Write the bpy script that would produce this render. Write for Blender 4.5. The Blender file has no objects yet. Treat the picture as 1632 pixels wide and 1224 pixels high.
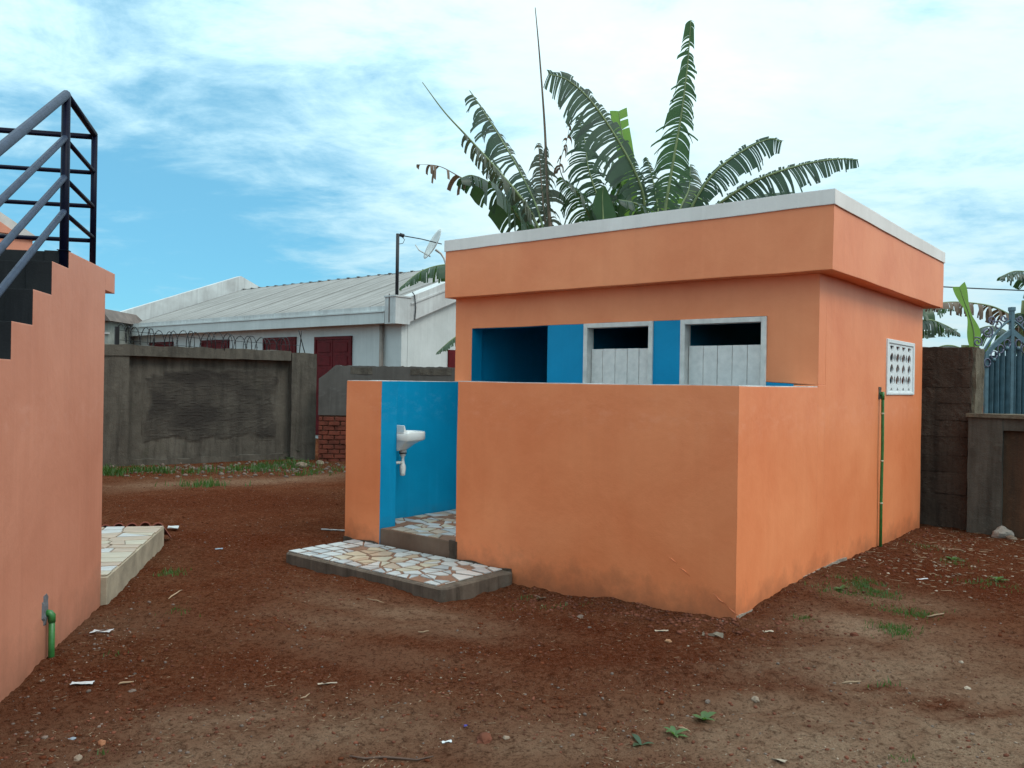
import bpy, bmesh, math, random
import numpy as np
from mathutils import Vector, Matrix, noise as mn
random.seed(7); np.random.seed(7)
S = bpy.context.scene
COL = S.collection
R = math.radians
PI = math.pi

# ------------------------------------------------------------ camera
EYE = 1.55; FPX = 1317.0; ROLL = .0156
cam = bpy.data.objects.new('camera', bpy.data.cameras.new('camera')); COL.objects.link(cam)
cam.data.sensor_width = 36; cam.data.lens = 36*FPX/1632
cam.data.clip_start = .05; cam.data.clip_end = 6000
cam.matrix_world = Matrix.Translation((0, 0, EYE)) @ Matrix.Rotation(R(90), 4, 'X') @ Matrix.Rotation(ROLL, 4, 'Z')
S.camera = cam

# ------------------------------------------------------------ sky, sun, exposure
SUN_AZ = 124.0; SUN_EL = 50.0
w = bpy.data.worlds.new('World'); S.world = w; w.use_nodes = True
nt = w.node_tree; nt.nodes.clear()
def N(t, typ, **kw):
    n = t.nodes.new(typ)
    for k, v in kw.items():
        if k in n.bl_rna.properties.keys(): setattr(n, k, v)
        else: n.inputs[k].default_value = v
    return n
def ramp(t, stops, interp='LINEAR'):
    n = t.nodes.new('ShaderNodeValToRGB'); cr = n.color_ramp; cr.interpolation = interp
    while len(cr.elements) > 1: cr.elements.remove(cr.elements[-1])
    for i, (p, c) in enumerate(stops):
        e = cr.elements[0] if i == 0 else cr.elements.new(p)
        e.position = p; e.color = (*c, 1) if len(c) == 3 else c
    return n
def math_(t, op, a, b=None, c=None, clamp=False):
    n = t.nodes.new('ShaderNodeMath'); n.operation = op; n.use_clamp = clamp
    for i, v in enumerate((a, b, c)):
        if v is None: continue
        if hasattr(v, 'is_linked') or isinstance(v, bpy.types.NodeSocket): t.links.new(v, n.inputs[i])
        else: n.inputs[i].default_value = v
    return n.outputs[0]
def mixc(t, f, a, b, mode='MIX'):
    n = t.nodes.new('ShaderNodeMix'); n.data_type = 'RGBA'; n.blend_type = mode
    for sock, v in ((n.inputs[0], f), (n.inputs[6], a), (n.inputs[7], b)):
        if isinstance(v, bpy.types.NodeSocket): t.links.new(v, sock)
        elif isinstance(v, (int, float)): sock.default_value = v
        else: sock.default_value = (*v, 1)
    return n.outputs[2]

sky = N(nt, 'ShaderNodeTexSky', sky_type='NISHITA', sun_disc=False, sun_elevation=R(SUN_EL), sun_rotation=R(SUN_AZ),
        altitude=900, air_density=1.0, dust_density=.6, ozone_density=2.0)
tc = N(nt, 'ShaderNodeTexCoord')
sep = N(nt, 'ShaderNodeSeparateXYZ'); nt.links.new(tc.outputs['Generated'], sep.inputs[0])
zz = math_(nt, 'ADD', math_(nt, 'MAXIMUM', sep.outputs[2], 0.0), .16)
cmb = N(nt, 'ShaderNodeCombineXYZ')
nt.links.new(math_(nt, 'DIVIDE', sep.outputs[0], zz), cmb.inputs[0])
nt.links.new(math_(nt, 'DIVIDE', sep.outputs[1], zz), cmb.inputs[1])
def wnoise(scale, detail, rough, dist, loc=(0, 0, 0), sc=(1, 1, 1), rot=0):
    mp = N(nt, 'ShaderNodeMapping'); mp.inputs['Location'].default_value = loc
    mp.inputs['Scale'].default_value = sc; mp.inputs['Rotation'].default_value = (0, 0, rot)
    nt.links.new(cmb.outputs[0], mp.inputs[0])
    n = N(nt, 'ShaderNodeTexNoise', Scale=scale, Detail=detail, Roughness=rough, Distortion=dist)
    nt.links.new(mp.outputs[0], n.inputs['Vector']); return n.outputs[0]
big = wnoise(.75, 5, .55, .25, (3.1, 1.7, 0), (1, 1, 1), .4)
fine = wnoise(2.6, 9, .62, .35, (1.2, 5.3, 0), (1, 1.15, 1), -.35)
wisp = wnoise(5.5, 10, .68, .25, (7.2, 2.3, 0), (.85, 1.3, 1), .25)
# a blue gap low in the north-north-west, smaller ones round the rest of the sky
def gap(az, el, pw, amp):
    d = Vector((math.sin(R(az))*math.cos(R(el)), math.cos(R(az))*math.cos(R(el)), math.sin(R(el))))
    v = N(nt, 'ShaderNodeVectorMath', operation='DOT_PRODUCT'); nt.links.new(tc.outputs['Generated'], v.inputs[0]); v.inputs[1].default_value = d
    return math_(nt, 'MULTIPLY', math_(nt, 'POWER', math_(nt, 'MAXIMUM', v.outputs['Value'], 0.0), pw), amp)
g = math_(nt, 'ADD', math_(nt, 'ADD', gap(-23, 6, 17, .46), gap(-130, 25, 7, .30)), math_(nt, 'ADD', gap(150, 12, 9, .25), gap(36, 3, 24, .11)))
dens = math_(nt, 'ADD', math_(nt, 'MULTIPLY', big, .55), math_(nt, 'ADD', math_(nt, 'MULTIPLY', fine, .66), math_(nt, 'MULTIPLY', wisp, .26)))
dens = math_(nt, 'SUBTRACT', dens, g)
mr = N(nt, 'ShaderNodeMapRange', interpolation_type='SMOOTHSTEP'); nt.links.new(dens, mr.inputs[0])
mr.inputs['From Min'].default_value = .30; mr.inputs['From Max'].default_value = .66
mr.inputs['To Min'].default_value = .10; mr.inputs['To Max'].default_value = .97
tint = mixc(nt, 1.0, sky.outputs[0], (.40, .88, .97), 'MULTIPLY')
tint = mixc(nt, .62, tint, (.95, 3.2, 4.7))
cr = ramp(nt, [(0, (3.7, 5.7, 6.5)), (.45, (4.3, 6.1, 6.7)), (.75, (4.9, 6.2, 6.5)), (1, (5.6, 6.6, 6.7))])
nt.links.new(math_(nt, 'MULTIPLY', math_(nt, 'SUBTRACT', dens, .28), 1.6), cr.inputs[0])
skyc = mixc(nt, mr.outputs[0], tint, cr.outputs[0])
lum = math_(nt, 'MULTIPLY', math_(nt, 'ADD', math_(nt, 'MULTIPLY', math_(nt, 'MAXIMUM', sep.outputs[2], 0.0), 1.5), 1.0), .79)   # an overcast sky is brighter overhead than low down
cld = N(nt, 'ShaderNodeVectorMath', operation='SCALE'); nt.links.new(cr.outputs[0], cld.inputs[0]); nt.links.new(lum, cld.inputs['Scale'])
skyc = mixc(nt, mr.outputs[0], tint, cld.outputs[0])
bg = N(nt, 'ShaderNodeBackground', Strength=.1); nt.links.new(skyc, bg.inputs[0])
out = N(nt, 'ShaderNodeOutputWorld'); nt.links.new(bg.outputs[0], out.inputs[0])

sun = bpy.data.objects.new('sun', bpy.data.lights.new('sun', 'SUN')); COL.objects.link(sun)
sun.data.energy = .9; sun.data.angle = R(25); sun.data.color = (1, .95, .87)
sun.rotation_euler = Vector((math.sin(R(SUN_AZ))*math.cos(R(SUN_EL)), math.cos(R(SUN_AZ))*math.cos(R(SUN_EL)), math.sin(R(SUN_EL)))).to_track_quat('Z', 'Y').to_euler()
vs = S.view_settings; vs.view_transform = 'Standard'; vs.look = 'None'; vs.gamma = 1; vs.exposure = 0.70; vs.use_curve_mapping = False

# ------------------------------------------------------------ measuring helpers: a sight line from the eye to a distance or a plane
def ray(px, py):
    dx, dy = px-816, -(py-612)
    return Vector(((dx*math.cos(ROLL)-dy*math.sin(ROLL))/FPX, 1.0, (dx*math.sin(ROLL)+dy*math.cos(ROLL))/FPX))
def at(px, py, d): return Vector((0, 0, EYE)) + ray(px, py)*d
def on_ground(px, py, z=0): r = ray(px, py); return Vector((0, 0, EYE)) + r*((z-EYE)/r.z)

# ------------------------------------------------------------ objects
def tag(o, label=None, cat=None, group=None, kind=None):
    if label: o['label'] = label
    if cat: o['category'] = cat
    if group: o['group'] = group
    if kind: o['kind'] = kind
    return o
def thing(name, label, cat, loc=(0, 0, 0), rz=0, group=None):
    o = bpy.data.objects.new(name, None); COL.objects.link(o); o.empty_display_size = .2
    o.location = loc; o.rotation_euler = (0, 0, rz); return tag(o, label, cat, group)
def link(name, me, mat=None, parent=None, loc=None, rot=None):
    o = bpy.data.objects.new(name, me); COL.objects.link(o)
    if mat is not None:
        if len(me.materials): me.materials.clear()
        for m in (mat if isinstance(mat, (list, tuple)) else [mat]): me.materials.append(m)
    if parent: o.parent = parent
    if loc is not None: o.location = loc
    if rot is not None: o.rotation_euler = rot
    return o
class MB:
    def __init__(s): s.v = []; s.f = []; s.m = []; s.sm = []
    def add(s, vs, fs, mi=0, smooth=False):
        n = len(s.v); s.v += [tuple(p) for p in vs]
        for f in fs: s.f.append(tuple(i+n for i in f)); s.m.append(mi); s.sm.append(smooth)
        return s
    def box(s, x0, x1, y0, y1, z0, z1, mi=0, mats=None):
        vs = [(x0, y0, z0), (x1, y0, z0), (x1, y1, z0), (x0, y1, z0), (x0, y0, z1), (x1, y0, z1), (x1, y1, z1), (x0, y1, z1)]
        fs = [(0, 3, 2, 1), (4, 5, 6, 7), (0, 1, 5, 4), (1, 2, 6, 5), (2, 3, 7, 6), (3, 0, 4, 7)]  # bottom top -y +x +y -x
        n = len(s.v); s.v += vs
        for k, f in enumerate(fs): s.f.append(tuple(i+n for i in f)); s.m.append(mats[k] if mats else mi); s.sm.append(False)
        return s
    def prism(s, pts, a, b, axis, mi=0, mats=None):
        """outline pts (2D, counter-clockwise) pulled from a to b along axis"""
        def P(p, t):
            return {'x': (t, p[0], p[1]), 'y': (p[0], t, p[1]), 'z': (p[0], p[1], t)}[axis]
        n = len(pts); vs = [P(p, a) for p in pts]+[P(p, b) for p in pts]
        base = len(s.v); s.v += vs
        s.f.append(tuple(base+i for i in reversed(range(n)))); s.m.append(mi if not mats else mats[n]); s.sm.append(False)
        s.f.append(tuple(base+n+i for i in range(n))); s.m.append(mi if not mats else mats[n+1]); s.sm.append(False)
        for i in range(n):
            j = (i+1) % n; s.f.append((base+i, base+j, base+n+j, base+n+i)); s.m.append(mi if not mats else mats[i]); s.sm.append(False)
        return s
    def tube(s, pts, r, n=8, mi=0, cap=True):
        pts = [Vector(p) for p in pts]; rr = r if isinstance(r, (list, tuple)) else [r]*len(pts)
        rings = []; up = Vector((0, 0, 1))
        prev = None
        for i, p in enumerate(pts):
            t = (pts[min(i+1, len(pts)-1)]-pts[max(i-1, 0)]).normalized()
            if prev is None:
                a = t.cross(up)
                if a.length < .05: a = t.cross(Vector((1, 0, 0)))
            else: a = prev - t*prev.dot(t)
            a.normalize(); prev = a; b = t.cross(a)
            rings.append([p+(a*math.cos(2*PI*k/n)+b*math.sin(2*PI*k/n))*rr[i] for k in range(n)])
        base = len(s.v)
        for rg in rings: s.v += [tuple(q) for q in rg]
        for i in range(len(pts)-1):
            for k in range(n):
                k2 = (k+1) % n
                s.f.append((base+i*n+k, base+i*n+k2, base+(i+1)*n+k2, base+(i+1)*n+k)); s.m.append(mi); s.sm.append(True)
        if cap:
            s.f.append(tuple(base+k for k in reversed(range(n)))); s.m.append(mi); s.sm.append(False)
            s.f.append(tuple(base+(len(pts)-1)*n+k for k in range(n))); s.m.append(mi); s.sm.append(False)
        return s
    def lathe(s, prof, c=(0, 0, 0), n=20, mi=0):
        base = len(s.v)
        for r, z in prof:
            s.v += [(c[0]+r*math.cos(2*PI*k/n), c[1]+r*math.sin(2*PI*k/n), c[2]+z) for k in range(n)]
        for i in range(len(prof)-1):
            for k in range(n):
                k2 = (k+1) % n
                s.f.append((base+i*n+k, base+i*n+k2, base+(i+1)*n+k2, base+(i+1)*n+k)); s.m.append(mi); s.sm.append(True)
        return s
    def build(s, name, mat, parent=None, loc=None, rot=None, fix=True, bevel=0):
        me = bpy.data.meshes.new(name); me.from_pydata(s.v, [], s.f)
        me.polygons.foreach_set('material_index', s.m); me.polygons.foreach_set('use_smooth', s.sm)
        if fix or bevel:
            bm = bmesh.new(); bm.from_mesh(me)
            bmesh.ops.recalc_face_normals(bm, faces=bm.faces)
            if bevel: bmesh.ops.bevel(bm, geom=bm.edges[:], offset=bevel, segments=1, affect='EDGES')
            bm.to_mesh(me); bm.free()
        me.update(); return link(name, me, mat, parent, loc, rot)
def rough_box(x0, x1, y0, y1, z0, z1, step, amp, freq=3.0, seed=0, top_amp=None):
    """a box cut into small faces and pushed about like hand-made masonry"""
    bm = bmesh.new(); bmesh.ops.create_cube(bm, size=1)
    for v in bm.verts: v.co = Vector((x0+(v.co.x+.5)*(x1-x0), y0+(v.co.y+.5)*(y1-y0), z0+(v.co.z+.5)*(z1-z0)))
    for ax in range(3):
        lo, hi = ((x0, x1), (y0, y1), (z0, z1))[ax]; n = int((hi-lo)/step); nv = Vector((0, 0, 0)); nv[ax] = 1
        for k in range(1, n):
            co = Vector((0, 0, 0)); co[ax] = lo+(hi-lo)*k/n
            bmesh.ops.bisect_plane(bm, geom=bm.verts[:]+bm.edges[:]+bm.faces[:], plane_co=co, plane_no=nv)
    off = Vector((seed*7.3, seed*3.1, seed*1.7))
    for v in bm.verts:
        q = v.co*freq+off
        d = mn.noise_vector(q)*amp + mn.noise_vector(q*3.7)*amp*.45
        if top_amp and v.co.z > z1-1e-4: d.z += mn.noise(Vector((v.co.x*4, v.co.y*4, seed)))*top_amp
        v.co += d
    me = bpy.data.meshes.new('rough'); bm.to_mesh(me); bm.free()
    for p in me.polygons: p.use_smooth = False
    return me

# ------------------------------------------------------------ materials
MAT = {}
def newmat(name):
    m = bpy.data.materials.new(name); m.use_nodes = True; t = m.node_tree
    b = t.nodes['Principled BSDF']; MAT[name] = m; return m, t, b
def tcoord(t, kind='Object', sc=(1, 1, 1), loc=(0, 0, 0)):
    c = N(t, 'ShaderNodeTexCoord'); mp = N(t, 'ShaderNodeMapping'); mp.inputs['Scale'].default_value = sc; mp.inputs['Location'].default_value = loc
    t.links.new(c.outputs[kind], mp.inputs[0]); return mp.outputs[0]
def nz(t, vec, scale, detail=5, rough=.55, dist=0):
    n = N(t, 'ShaderNodeTexNoise', Scale=scale, Detail=detail, Roughness=rough, Distortion=dist); t.links.new(vec, n.inputs['Vector']); return n.outputs[0]
def rng(t, v, a, b, c=0.0, d=1.0):
    n = N(t, 'ShaderNodeMapRange'); t.links.new(v, n.inputs[0])
    for k, x in zip(('From Min', 'From Max', 'To Min', 'To Max'), (a, b, c, d)): n.inputs[k].default_value = x
    return n.outputs[0]
def bump(t, b, h, strength, dist, bevel=0.0):
    n = N(t, 'ShaderNodeBump', Strength=strength, Distance=dist); t.links.new(h, n.inputs['Height'])
    if bevel:
        bv = N(t, 'ShaderNodeBevel', samples=4, Radius=bevel); t.links.new(bv.outputs[0], n.inputs['Normal'])
    t.links.new(n.outputs[0], b.inputs['Normal'])
def simple(name, col, rough=.6, metal=0, var=.15, scale=6, bscale=60, bstr=.2, bdist=.002, coat=0):
    m, t, b = newmat(name); v = tcoord(t)
    n = nz(t, v, scale, 6, .6)
    c = mixc(t, rng(t, n, .3, .7), tuple(x*(1-var) for x in col), tuple(min(1, x*(1+var)) for x in col))
    t.links.new(c, b.inputs['Base Color']); b.inputs['Roughness'].default_value = rough; b.inputs['Metallic'].default_value = metal
    bump(t, b, nz(t, v, bscale, 4), bstr, bdist)
    if 'gloss_paint' in name or 'pebble' in name or 'clod' in name or 'steel' in name: b.inputs['Specular IOR Level'].default_value = .12
    if coat: b.inputs['Coat Weight'].default_value = coat
    return m
def paint(name, base, light, dark, dirt=(.16, .08, .05), dirt_amt=.55, grain=1.0, streak=.25, dirt_z=.28, spec=.2):
    m, t, b = newmat(name); v = tcoord(t)
    big = nz(t, v, 1.3, 5, .6, .3); mid = nz(t, v, 7, 5, .6); fine = nz(t, v, 90, 3, .6)
    st = nz(t, tcoord(t, 'Object', (9, 9, .55)), 1.0, 5, .6)
    c = mixc(t, rng(t, big, .32, .68), dark, light)
    c = mixc(t, rng(t, mid, .42, .75, 0, .4), c, base)
    c = mixc(t, rng(t, st, .5, .75, 0, streak), c, tuple(x*.8 for x in dark))
    st2 = nz(t, tcoord(t, 'Object', (14, 14, .7), (3, 1, 0)), 1.0, 4, .6)
    c = mixc(t, rng(t, st2, .56, .8, 0, streak*.9), c, tuple(min(1, x*1.25+.03) for x in light))
    # splashed soil along the foot of the wall
    sp = N(t, 'ShaderNodeSeparateXYZ'); t.links.new(tcoord(t), sp.inputs[0])
    hgt = math_(t, 'ADD', sp.outputs[2], math_(t, 'MULTIPLY', math_(t, 'SUBTRACT', nz(t, v, 5, 6, .65), .5), .5))
    c = mixc(t, rng(t, hgt, -.05, dirt_z, dirt_amt, 0), c, dirt)
    sm1 = nz(t, tcoord(t, 'Object', (3.2, 3.2, 6)), 2.2, 5, .7)
    band = math_(t, 'MULTIPLY', rng(t, sp.outputs[2], 1.10, 1.30, 0, 1), rng(t, sp.outputs[2], 1.38, 1.52, 1, 0))
    c = mixc(t, math_(t, 'MULTIPLY', rng(t, sm1, .50, .66, 0, .35), band), c, tuple(min(1, x*.92+.07) for x in light))
    t.links.new(c, b.inputs['Base Color']); b.inputs['Roughness'].default_value = .5; b.inputs['Specular IOR Level'].default_value = spec
    h = math_(t, 'ADD', math_(t, 'MULTIPLY', fine, .25*grain), math_(t, 'ADD', math_(t, 'MULTIPLY', mid, 1.4), math_(t, 'MULTIPLY', big, 4.0)))
    bump(t, b, h, .4, .005, .009)
    return m
ORANGE = paint('orange_paint', (.83, .245, .094), (.85, .27, .108), (.75, .20, .07), streak=.12, spec=.6, dirt=(.30, .10, .045), dirt_amt=.75, dirt_z=.20)
SALMON = paint('salmon_paint', (.60, .235, .145), (.64, .26, .165), (.55, .205, .125), streak=.25, spec=.4)
BLUE = paint('blue_paint', (.001, .245, .45), (.001, .27, .49), (.001, .215, .40), dirt=(.05, .10, .13), dirt_amt=.5, streak=.2)
COPING = paint('coping_paint', (.76, .69, .65), (.80, .74, .70), (.68, .62, .58), streak=.25, dirt_amt=0)
WHITEW = paint('white_wall_paint', (.56, .575, .56), (.60, .615, .60), (.50, .515, .50), streak=.3, dirt_amt=0, dirt=(.3, .2, .15))
WHITEB = paint('stained_white_paint', (.56, .57, .56), (.62, .63, .62), (.42, .41, .40), streak=.5, dirt_amt=0)
CEMENT = paint('cement', (.16, .105, .075), (.22, .155, .115), (.10, .062, .044), dirt=(.12, .05, .03), dirt_amt=.5, streak=.3, grain=2)
DCEM = paint('dark_cement', (.016, .016, .018), (.027, .027, .027), (.009, .009, .011), dirt_amt=0, streak=.4, grain=2)
PLAST = paint('grey_patch_plaster', (.10, .092, .083), (.13, .12, .11), (.07, .063, .056), dirt_amt=.3, streak=.4, grain=2)
def old_wall(name, a, bcol, c3, zmin=0, amp=.02, horiz=False, moss=.3):
    m, t, b = newmat(name); v = tcoord(t)
    n1 = nz(t, v, 1.6, 7, .65, .4); n2 = nz(t, v, 9, 7, .7); n3 = nz(t, tcoord(t, 'Object', (5, 5, .5) if not horiz else (2, 2, 9)), 1.5, 6, .65)
    c = mixc(t, rng(t, n1, .35, .65), a, bcol)
    c = mixc(t, rng(t, n3, .45, .68, 0, .75), c, c3)
    c = mixc(t, rng(t, n2, .55, .75, 0, .45), c, tuple(x*1.35 for x in bcol))
    c = mixc(t, rng(t, nz(t, v, 2.4, 6, .7), .58, .75, 0, moss), c, (.05, .06, .03))
    t.links.new(c, b.inputs['Base Color']); b.inputs['Roughness'].default_value = .92; b.inputs['Specular IOR Level'].default_value = .15
    h = math_(t, 'ADD', math_(t, 'MULTIPLY', n2, 1.0), math_(t, 'MULTIPLY', nz(t, v, 60, 5, .7), .35))
    if horiz: h = math_(t, 'ADD', h, math_(t, 'MULTIPLY', n3, 1.5))
    bump(t, b, h, .9, amp, 0)
    return m
COMP = old_wall('weathered_render', (.082, .070, .057), (.125, .108, .088), (.042, .036, .031))
COMPD = old_wall('blackened_render', (.05, .045, .042), (.085, .072, .062), (.03, .027, .026), amp=.03, horiz=True)
MUD = old_wall('mud_mortar_wall', (.07, .047, .035), (.105, .072, .054), (.03, .021, .017), amp=.035)
MUDL = old_wall('pale_mortar_end', (.13, .105, .075), (.19, .155, .11), (.07, .055, .038), amp=.03)
PIERM = old_wall('grey_pier_render', (.085, .072, .058), (.12, .105, .085), (.045, .037, .03), amp=.015)
REDPAN = old_wall('reddish_panel_render', (.085, .042, .024), (.12, .06, .034), (.045, .032, .024), amp=.012, moss=.1)
FOOTC = old_wall('stained_slab_edge', (.11, .080, .060), (.155, .118, .092), (.034, .024, .019), amp=.012)
BRICK = simple('fired_brick', (.15, .034, .018), .9, 0, .5, 5, 50, .8, .006)
TW = simple('white_tile', (.50, .49, .47), .3, 0, .10, 7, 300, .05, .0005)
TC_ = simple('cream_tile', (.48, .41, .30), .3, 0, .12, 7, 300, .05, .0005)
TT = simple('tan_tile', (.42, .31, .22), .34, 0, .14, 7, 300, .05, .0005)
TB = simple('greyblue_tile', (.38, .39, .39), .3, 0, .16, 9, 300, .05, .0005)
MORT = simple('mortar_bed', (.20, .10, .06), .92, 0, .3, 12, 70, .9, .008)
MORTG = simple('grey_mortar', (.24, .19, .15), .92, 0, .3, 12, 70, .9, .008)
BARS = simple('blue_black_steel_paint', (.003, .004, .016), .5, .0, .3, 14, 200, .2, .001, 0)
RAILG = simple('grey_blue_steel_handrail_paint', (.032, .046, .080), .5, .0, .25, 20, 200, .2, .001, 0)
GREEN = simple('green_pipe', (.03, .15, .035), .42, 0, .25, 20, 100, .15, .001)
RINGM = simple('pipe_ring', (.42, .42, .28), .5)
DOORW = simple('grey_white_plank_paint', (.72, .65, .60), .6, 0, .12, 14, 40, .5, .003)
FRAMEW = simple('door_frame_paint', (.66, .60, .55), .6, 0, .16, 10, 60, .4, .003)
CERAM = simple('ceramic', (.72, .71, .68), .12, 0, .03, 4, 10, 0, .0, .5)
PLASTIC = simple('white_plastic', (.68, .66, .62), .35, 0, .05)
BLACKR = simple('black_rubber', (.02, .02, .02), .6)
REDW = simple('dark_red_gloss_paint', (.105, .008, .011), .45, 0, .3, 6, 40, .3, .002)
WIREM = simple('rusty_wire', (.015, .014, .016), .55, .5, .3)
BLACKW = simple('black_cable', (.015, .015, .018), .6)
DISHM = simple('dish_grey', (.55, .55, .53), .45, 0, .12)
GATEM = simple('gate_blue_paint', (.078, .14, .17), .45, .0, .3, 9, 60, .3, .002)
GATEP = simple('gate_purple_grey_paint', (.12, .12, .18), .5, 0, .3)
STRAW = simple('dry_straw', (.30, .20, .12), .85, 0, .5, 3)
CHIP = simple('pale_chips', (.34, .26, .19), .7, 0, .5, 3)
PAPER = simple('paper', (.52, .52, .53), .7, 0, .06)
GREYST = simple('pebble_grey', (.15, .11, .09), .85, 0, .5, 2.3, 40, .5, .004)
REDST = simple('pebble_red', (.13, .045, .027), .9, 0, .5, 2.3, 40, .5, .004)
PALEST = simple('pebble_pale', (.26, .19, .14), .8, 0, .4, 2.3, 40, .5, .004)
STEM = simple('banana_stem', (.16, .17, .06), .7, 0, .5, 5, 30, .5, .01)
MIDRIB = simple('leaf_midrib', (.17, .22, .09), .5, 0, .3)
DRYRIB = simple('dry_midrib', (.16, .115, .08), .8, 0, .3)
RUST = simple('rusty_roof', (.15, .115, .10), .8, .1, .35, 3, 30, .4, .01)
SHEDW = simple('shed_wall', (.28, .29, .26), .85, 0, .3, 3)
PALEROOF = simple('pale_verge', (.5, .47, .44), .7, 0, .15)
TILER = simple('red_roof_tile', (.20, .05, .03), .9, 0, .4, 6)
CUPM = simple('blue_cap', (.02, .04, .35), .4)

def leafmat(name, a, b_, trans, tr=.35, rough=.42):
    m, t, b = newmat(name); v = tcoord(t)
    n = nz(t, v, 3.5, 5, .6); n2 = nz(t, v, 28, 3, .6)
    c = mixc(t, rng(t, n, .3, .7), a, b_); c = mixc(t, rng(t, n2, .5, .8, 0, .35), c, tuple(x*.65 for x in a))
    t.links.new(c, b.inputs['Base Color']); b.inputs['Roughness'].default_value = rough
    tl = N(t, 'ShaderNodeBsdfTranslucent'); tl.inputs[0].default_value = (*trans, 1)
    mx = N(t, 'ShaderNodeMixShader'); mx.inputs[0].default_value = tr
    t.links.new(b.outputs[0], mx.inputs[1]); t.links.new(tl.outputs[0], mx.inputs[2])
    t.links.new(mx.outputs[0], t.nodes['Material Output'].inputs[0])
    bump(t, b, nz(t, v, 50, 3), .3, .004)
    return m
LEAFD = leafmat('banana_leaf_dark', (.024, .045, .030), (.045, .078, .048), (.06, .13, .04))
LEAFM = leafmat('banana_leaf_mid', (.030, .062, .032), (.055, .105, .048), (.08, .19, .04))
LEAFY = leafmat('banana_leaf_young', (.13, .26, .05), (.20, .36, .07), (.25, .45, .06), .5)
LEAFB = leafmat('banana_leaf_dry', (.13, .085, .06), (.19, .14, .10), (.16, .10, .05), .2, .8)
LEAFG = leafmat('banana_leaf_greybrown', (.065, .085, .06), (.11, .115, .085), (.10, .12, .05), .25, .7)
GRASSM = leafmat('grass_blades', (.035, .085, .018), (.08, .15, .03), (.08, .20, .02), .35, .6)
WEEDM = leafmat('weed_leaves', (.06, .12, .035), (.10, .18, .06), (.15, .3, .05), .35, .5)
def roofmat():
    m, t, b = newmat('weathered_sheet'); v = tcoord(t)
    n = nz(t, v, .9, 6, .65); s = nz(t, tcoord(t, 'Object', (5, .4, .4)), 1, 6, .65)
    c = mixc(t, rng(t, n, .3, .7), (.23, .22, .21), (.31, .295, .28)); c = mixc(t, rng(t, s, .42, .62, 0, .75), c, (.15, .14, .125))
    c = mixc(t, rng(t, nz(t, v, 14, 5, .7), .55, .75, 0, .6), c, (.15, .12, .10))
    t.links.new(c, b.inputs['Base Color']); b.inputs['Roughness'].default_value = .6; b.inputs['Metallic'].default_value = .15
    bump(t, b, nz(t, v, 30, 4), .3, .004); return m
SHEET = roofmat()

# ------------------------------------------------------------ frames of reference
AZ = R(39.2)
A0 = Vector((1.514, 5.511, 0))                              # near right foot of the toilet block
BX = Vector((math.cos(AZ), -math.sin(AZ), 0)); BY = Vector((math.sin(AZ), math.cos(AZ), 0))
L0 = Vector((-2.776, 5.621, 0)); LX = Vector((math.cos(R(12.5)), math.sin(R(12.5)), 0)); LY = Vector((-math.sin(R(12.5)), math.cos(R(12.5)), 0))
def Bw(x, y, z=0): return A0+BX*x+BY*y+Vector((0, 0, z))
def Lw(x, y, z=0): return L0+LX*x+LY*y+Vector((0, 0, z))

# ------------------------------------------------------------ ground
def hash2(ix, iy, s):
    h = (ix*374761393 + iy*668265263 + s*2147483647) & 0xffffffff
    h = ((h ^ (h >> 13))*1274126177) & 0xffffffff
    return ((h ^ (h >> 16)) & 0xffff)/65535.0
def vnoise(x, y, f, s):
    x = x*f; y = y*f; ix = np.floor(x).astype(np.int64); iy = np.floor(y).astype(np.int64); fx = x-ix; fy = y-iy
    fx = fx*fx*(3-2*fx); fy = fy*fy*(3-2*fy)
    a = hash2(ix, iy, s); b = hash2(ix+1, iy, s); c = hash2(ix, iy+1, s); d = hash2(ix+1, iy+1, s)
    return (a*(1-fx)+b*fx)*(1-fy)+(c*(1-fx)+d*fx)*fy-.5
def gauss(x, y, cx, cy, rx, ry=None, rot=0):
    ry = ry or rx; dx = x-cx; dy = y-cy; c, s_ = math.cos(rot), math.sin(rot)
    u = dx*c+dy*s_; v = -dx*s_+dy*c
    return np.exp(-(u/rx)**2-(v/ry)**2)
def ground_z(x, y):
    x = np.asarray(x, float); y = np.asarray(y, float)
    near = np.exp(-np.maximum(np.hypot(x, y-8)-14, 0)/12)
    z = near*(.03*vnoise(x, y, .55, 1)+.028*vnoise(x, y, 1.7, 2)+.018*vnoise(x, y, 4.3, 3)+.014*vnoise(x, y, 11, 4)+.012*vnoise(x, y, 24, 5)+.008*vnoise(x, y, 40, 6))
    lx = (x-A0.x)*BX.x+(y-A0.y)*BX.y; ly = (x-A0.x)*BY.x+(y-A0.y)*BY.y
    z = z - .10*np.exp(-((lx+1.9)/1.3)**2-((ly+.35)/.9)**2) - .07*np.exp(-((lx+3.6)/.6)**2-((ly+.85)/.5)**2) + .05*np.exp(-((lx-.15)/.45)**2-((ly-1.7)/1.1)**2)
    z = z + .035*np.exp(-((lx-.12)/.25)**2)*(ly > -.2)*(ly < 5) * (1-np.exp(-((ly)/.5)**2))
    z = z + .03*np.exp(-((ly+.06)/.16)**2)*(lx < .1)*(lx > -1.7)*(vnoise(x, y, 5, 9)+.6)
    # wheel ruts crossing in front of the block
    for (cx, cy, rx, ry, rt, am) in ((1.2, 4.35, 1.6, .05, .12, -.026), (1.3, 4.55, 1.6, .05, .12, .022), (1.0, 4.1, 1.5, .06, .1, .020), (1.2, 4.72, 1.5, .045, .12, -.02), (.9, 3.92, 1.4, .05, .08, -.018), (-1.2, 3.9, 1.3, .09, .7, -.014)):
        z = z + am*gauss(x, y, cx, cy, rx, ry, rt)
    return z
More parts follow.
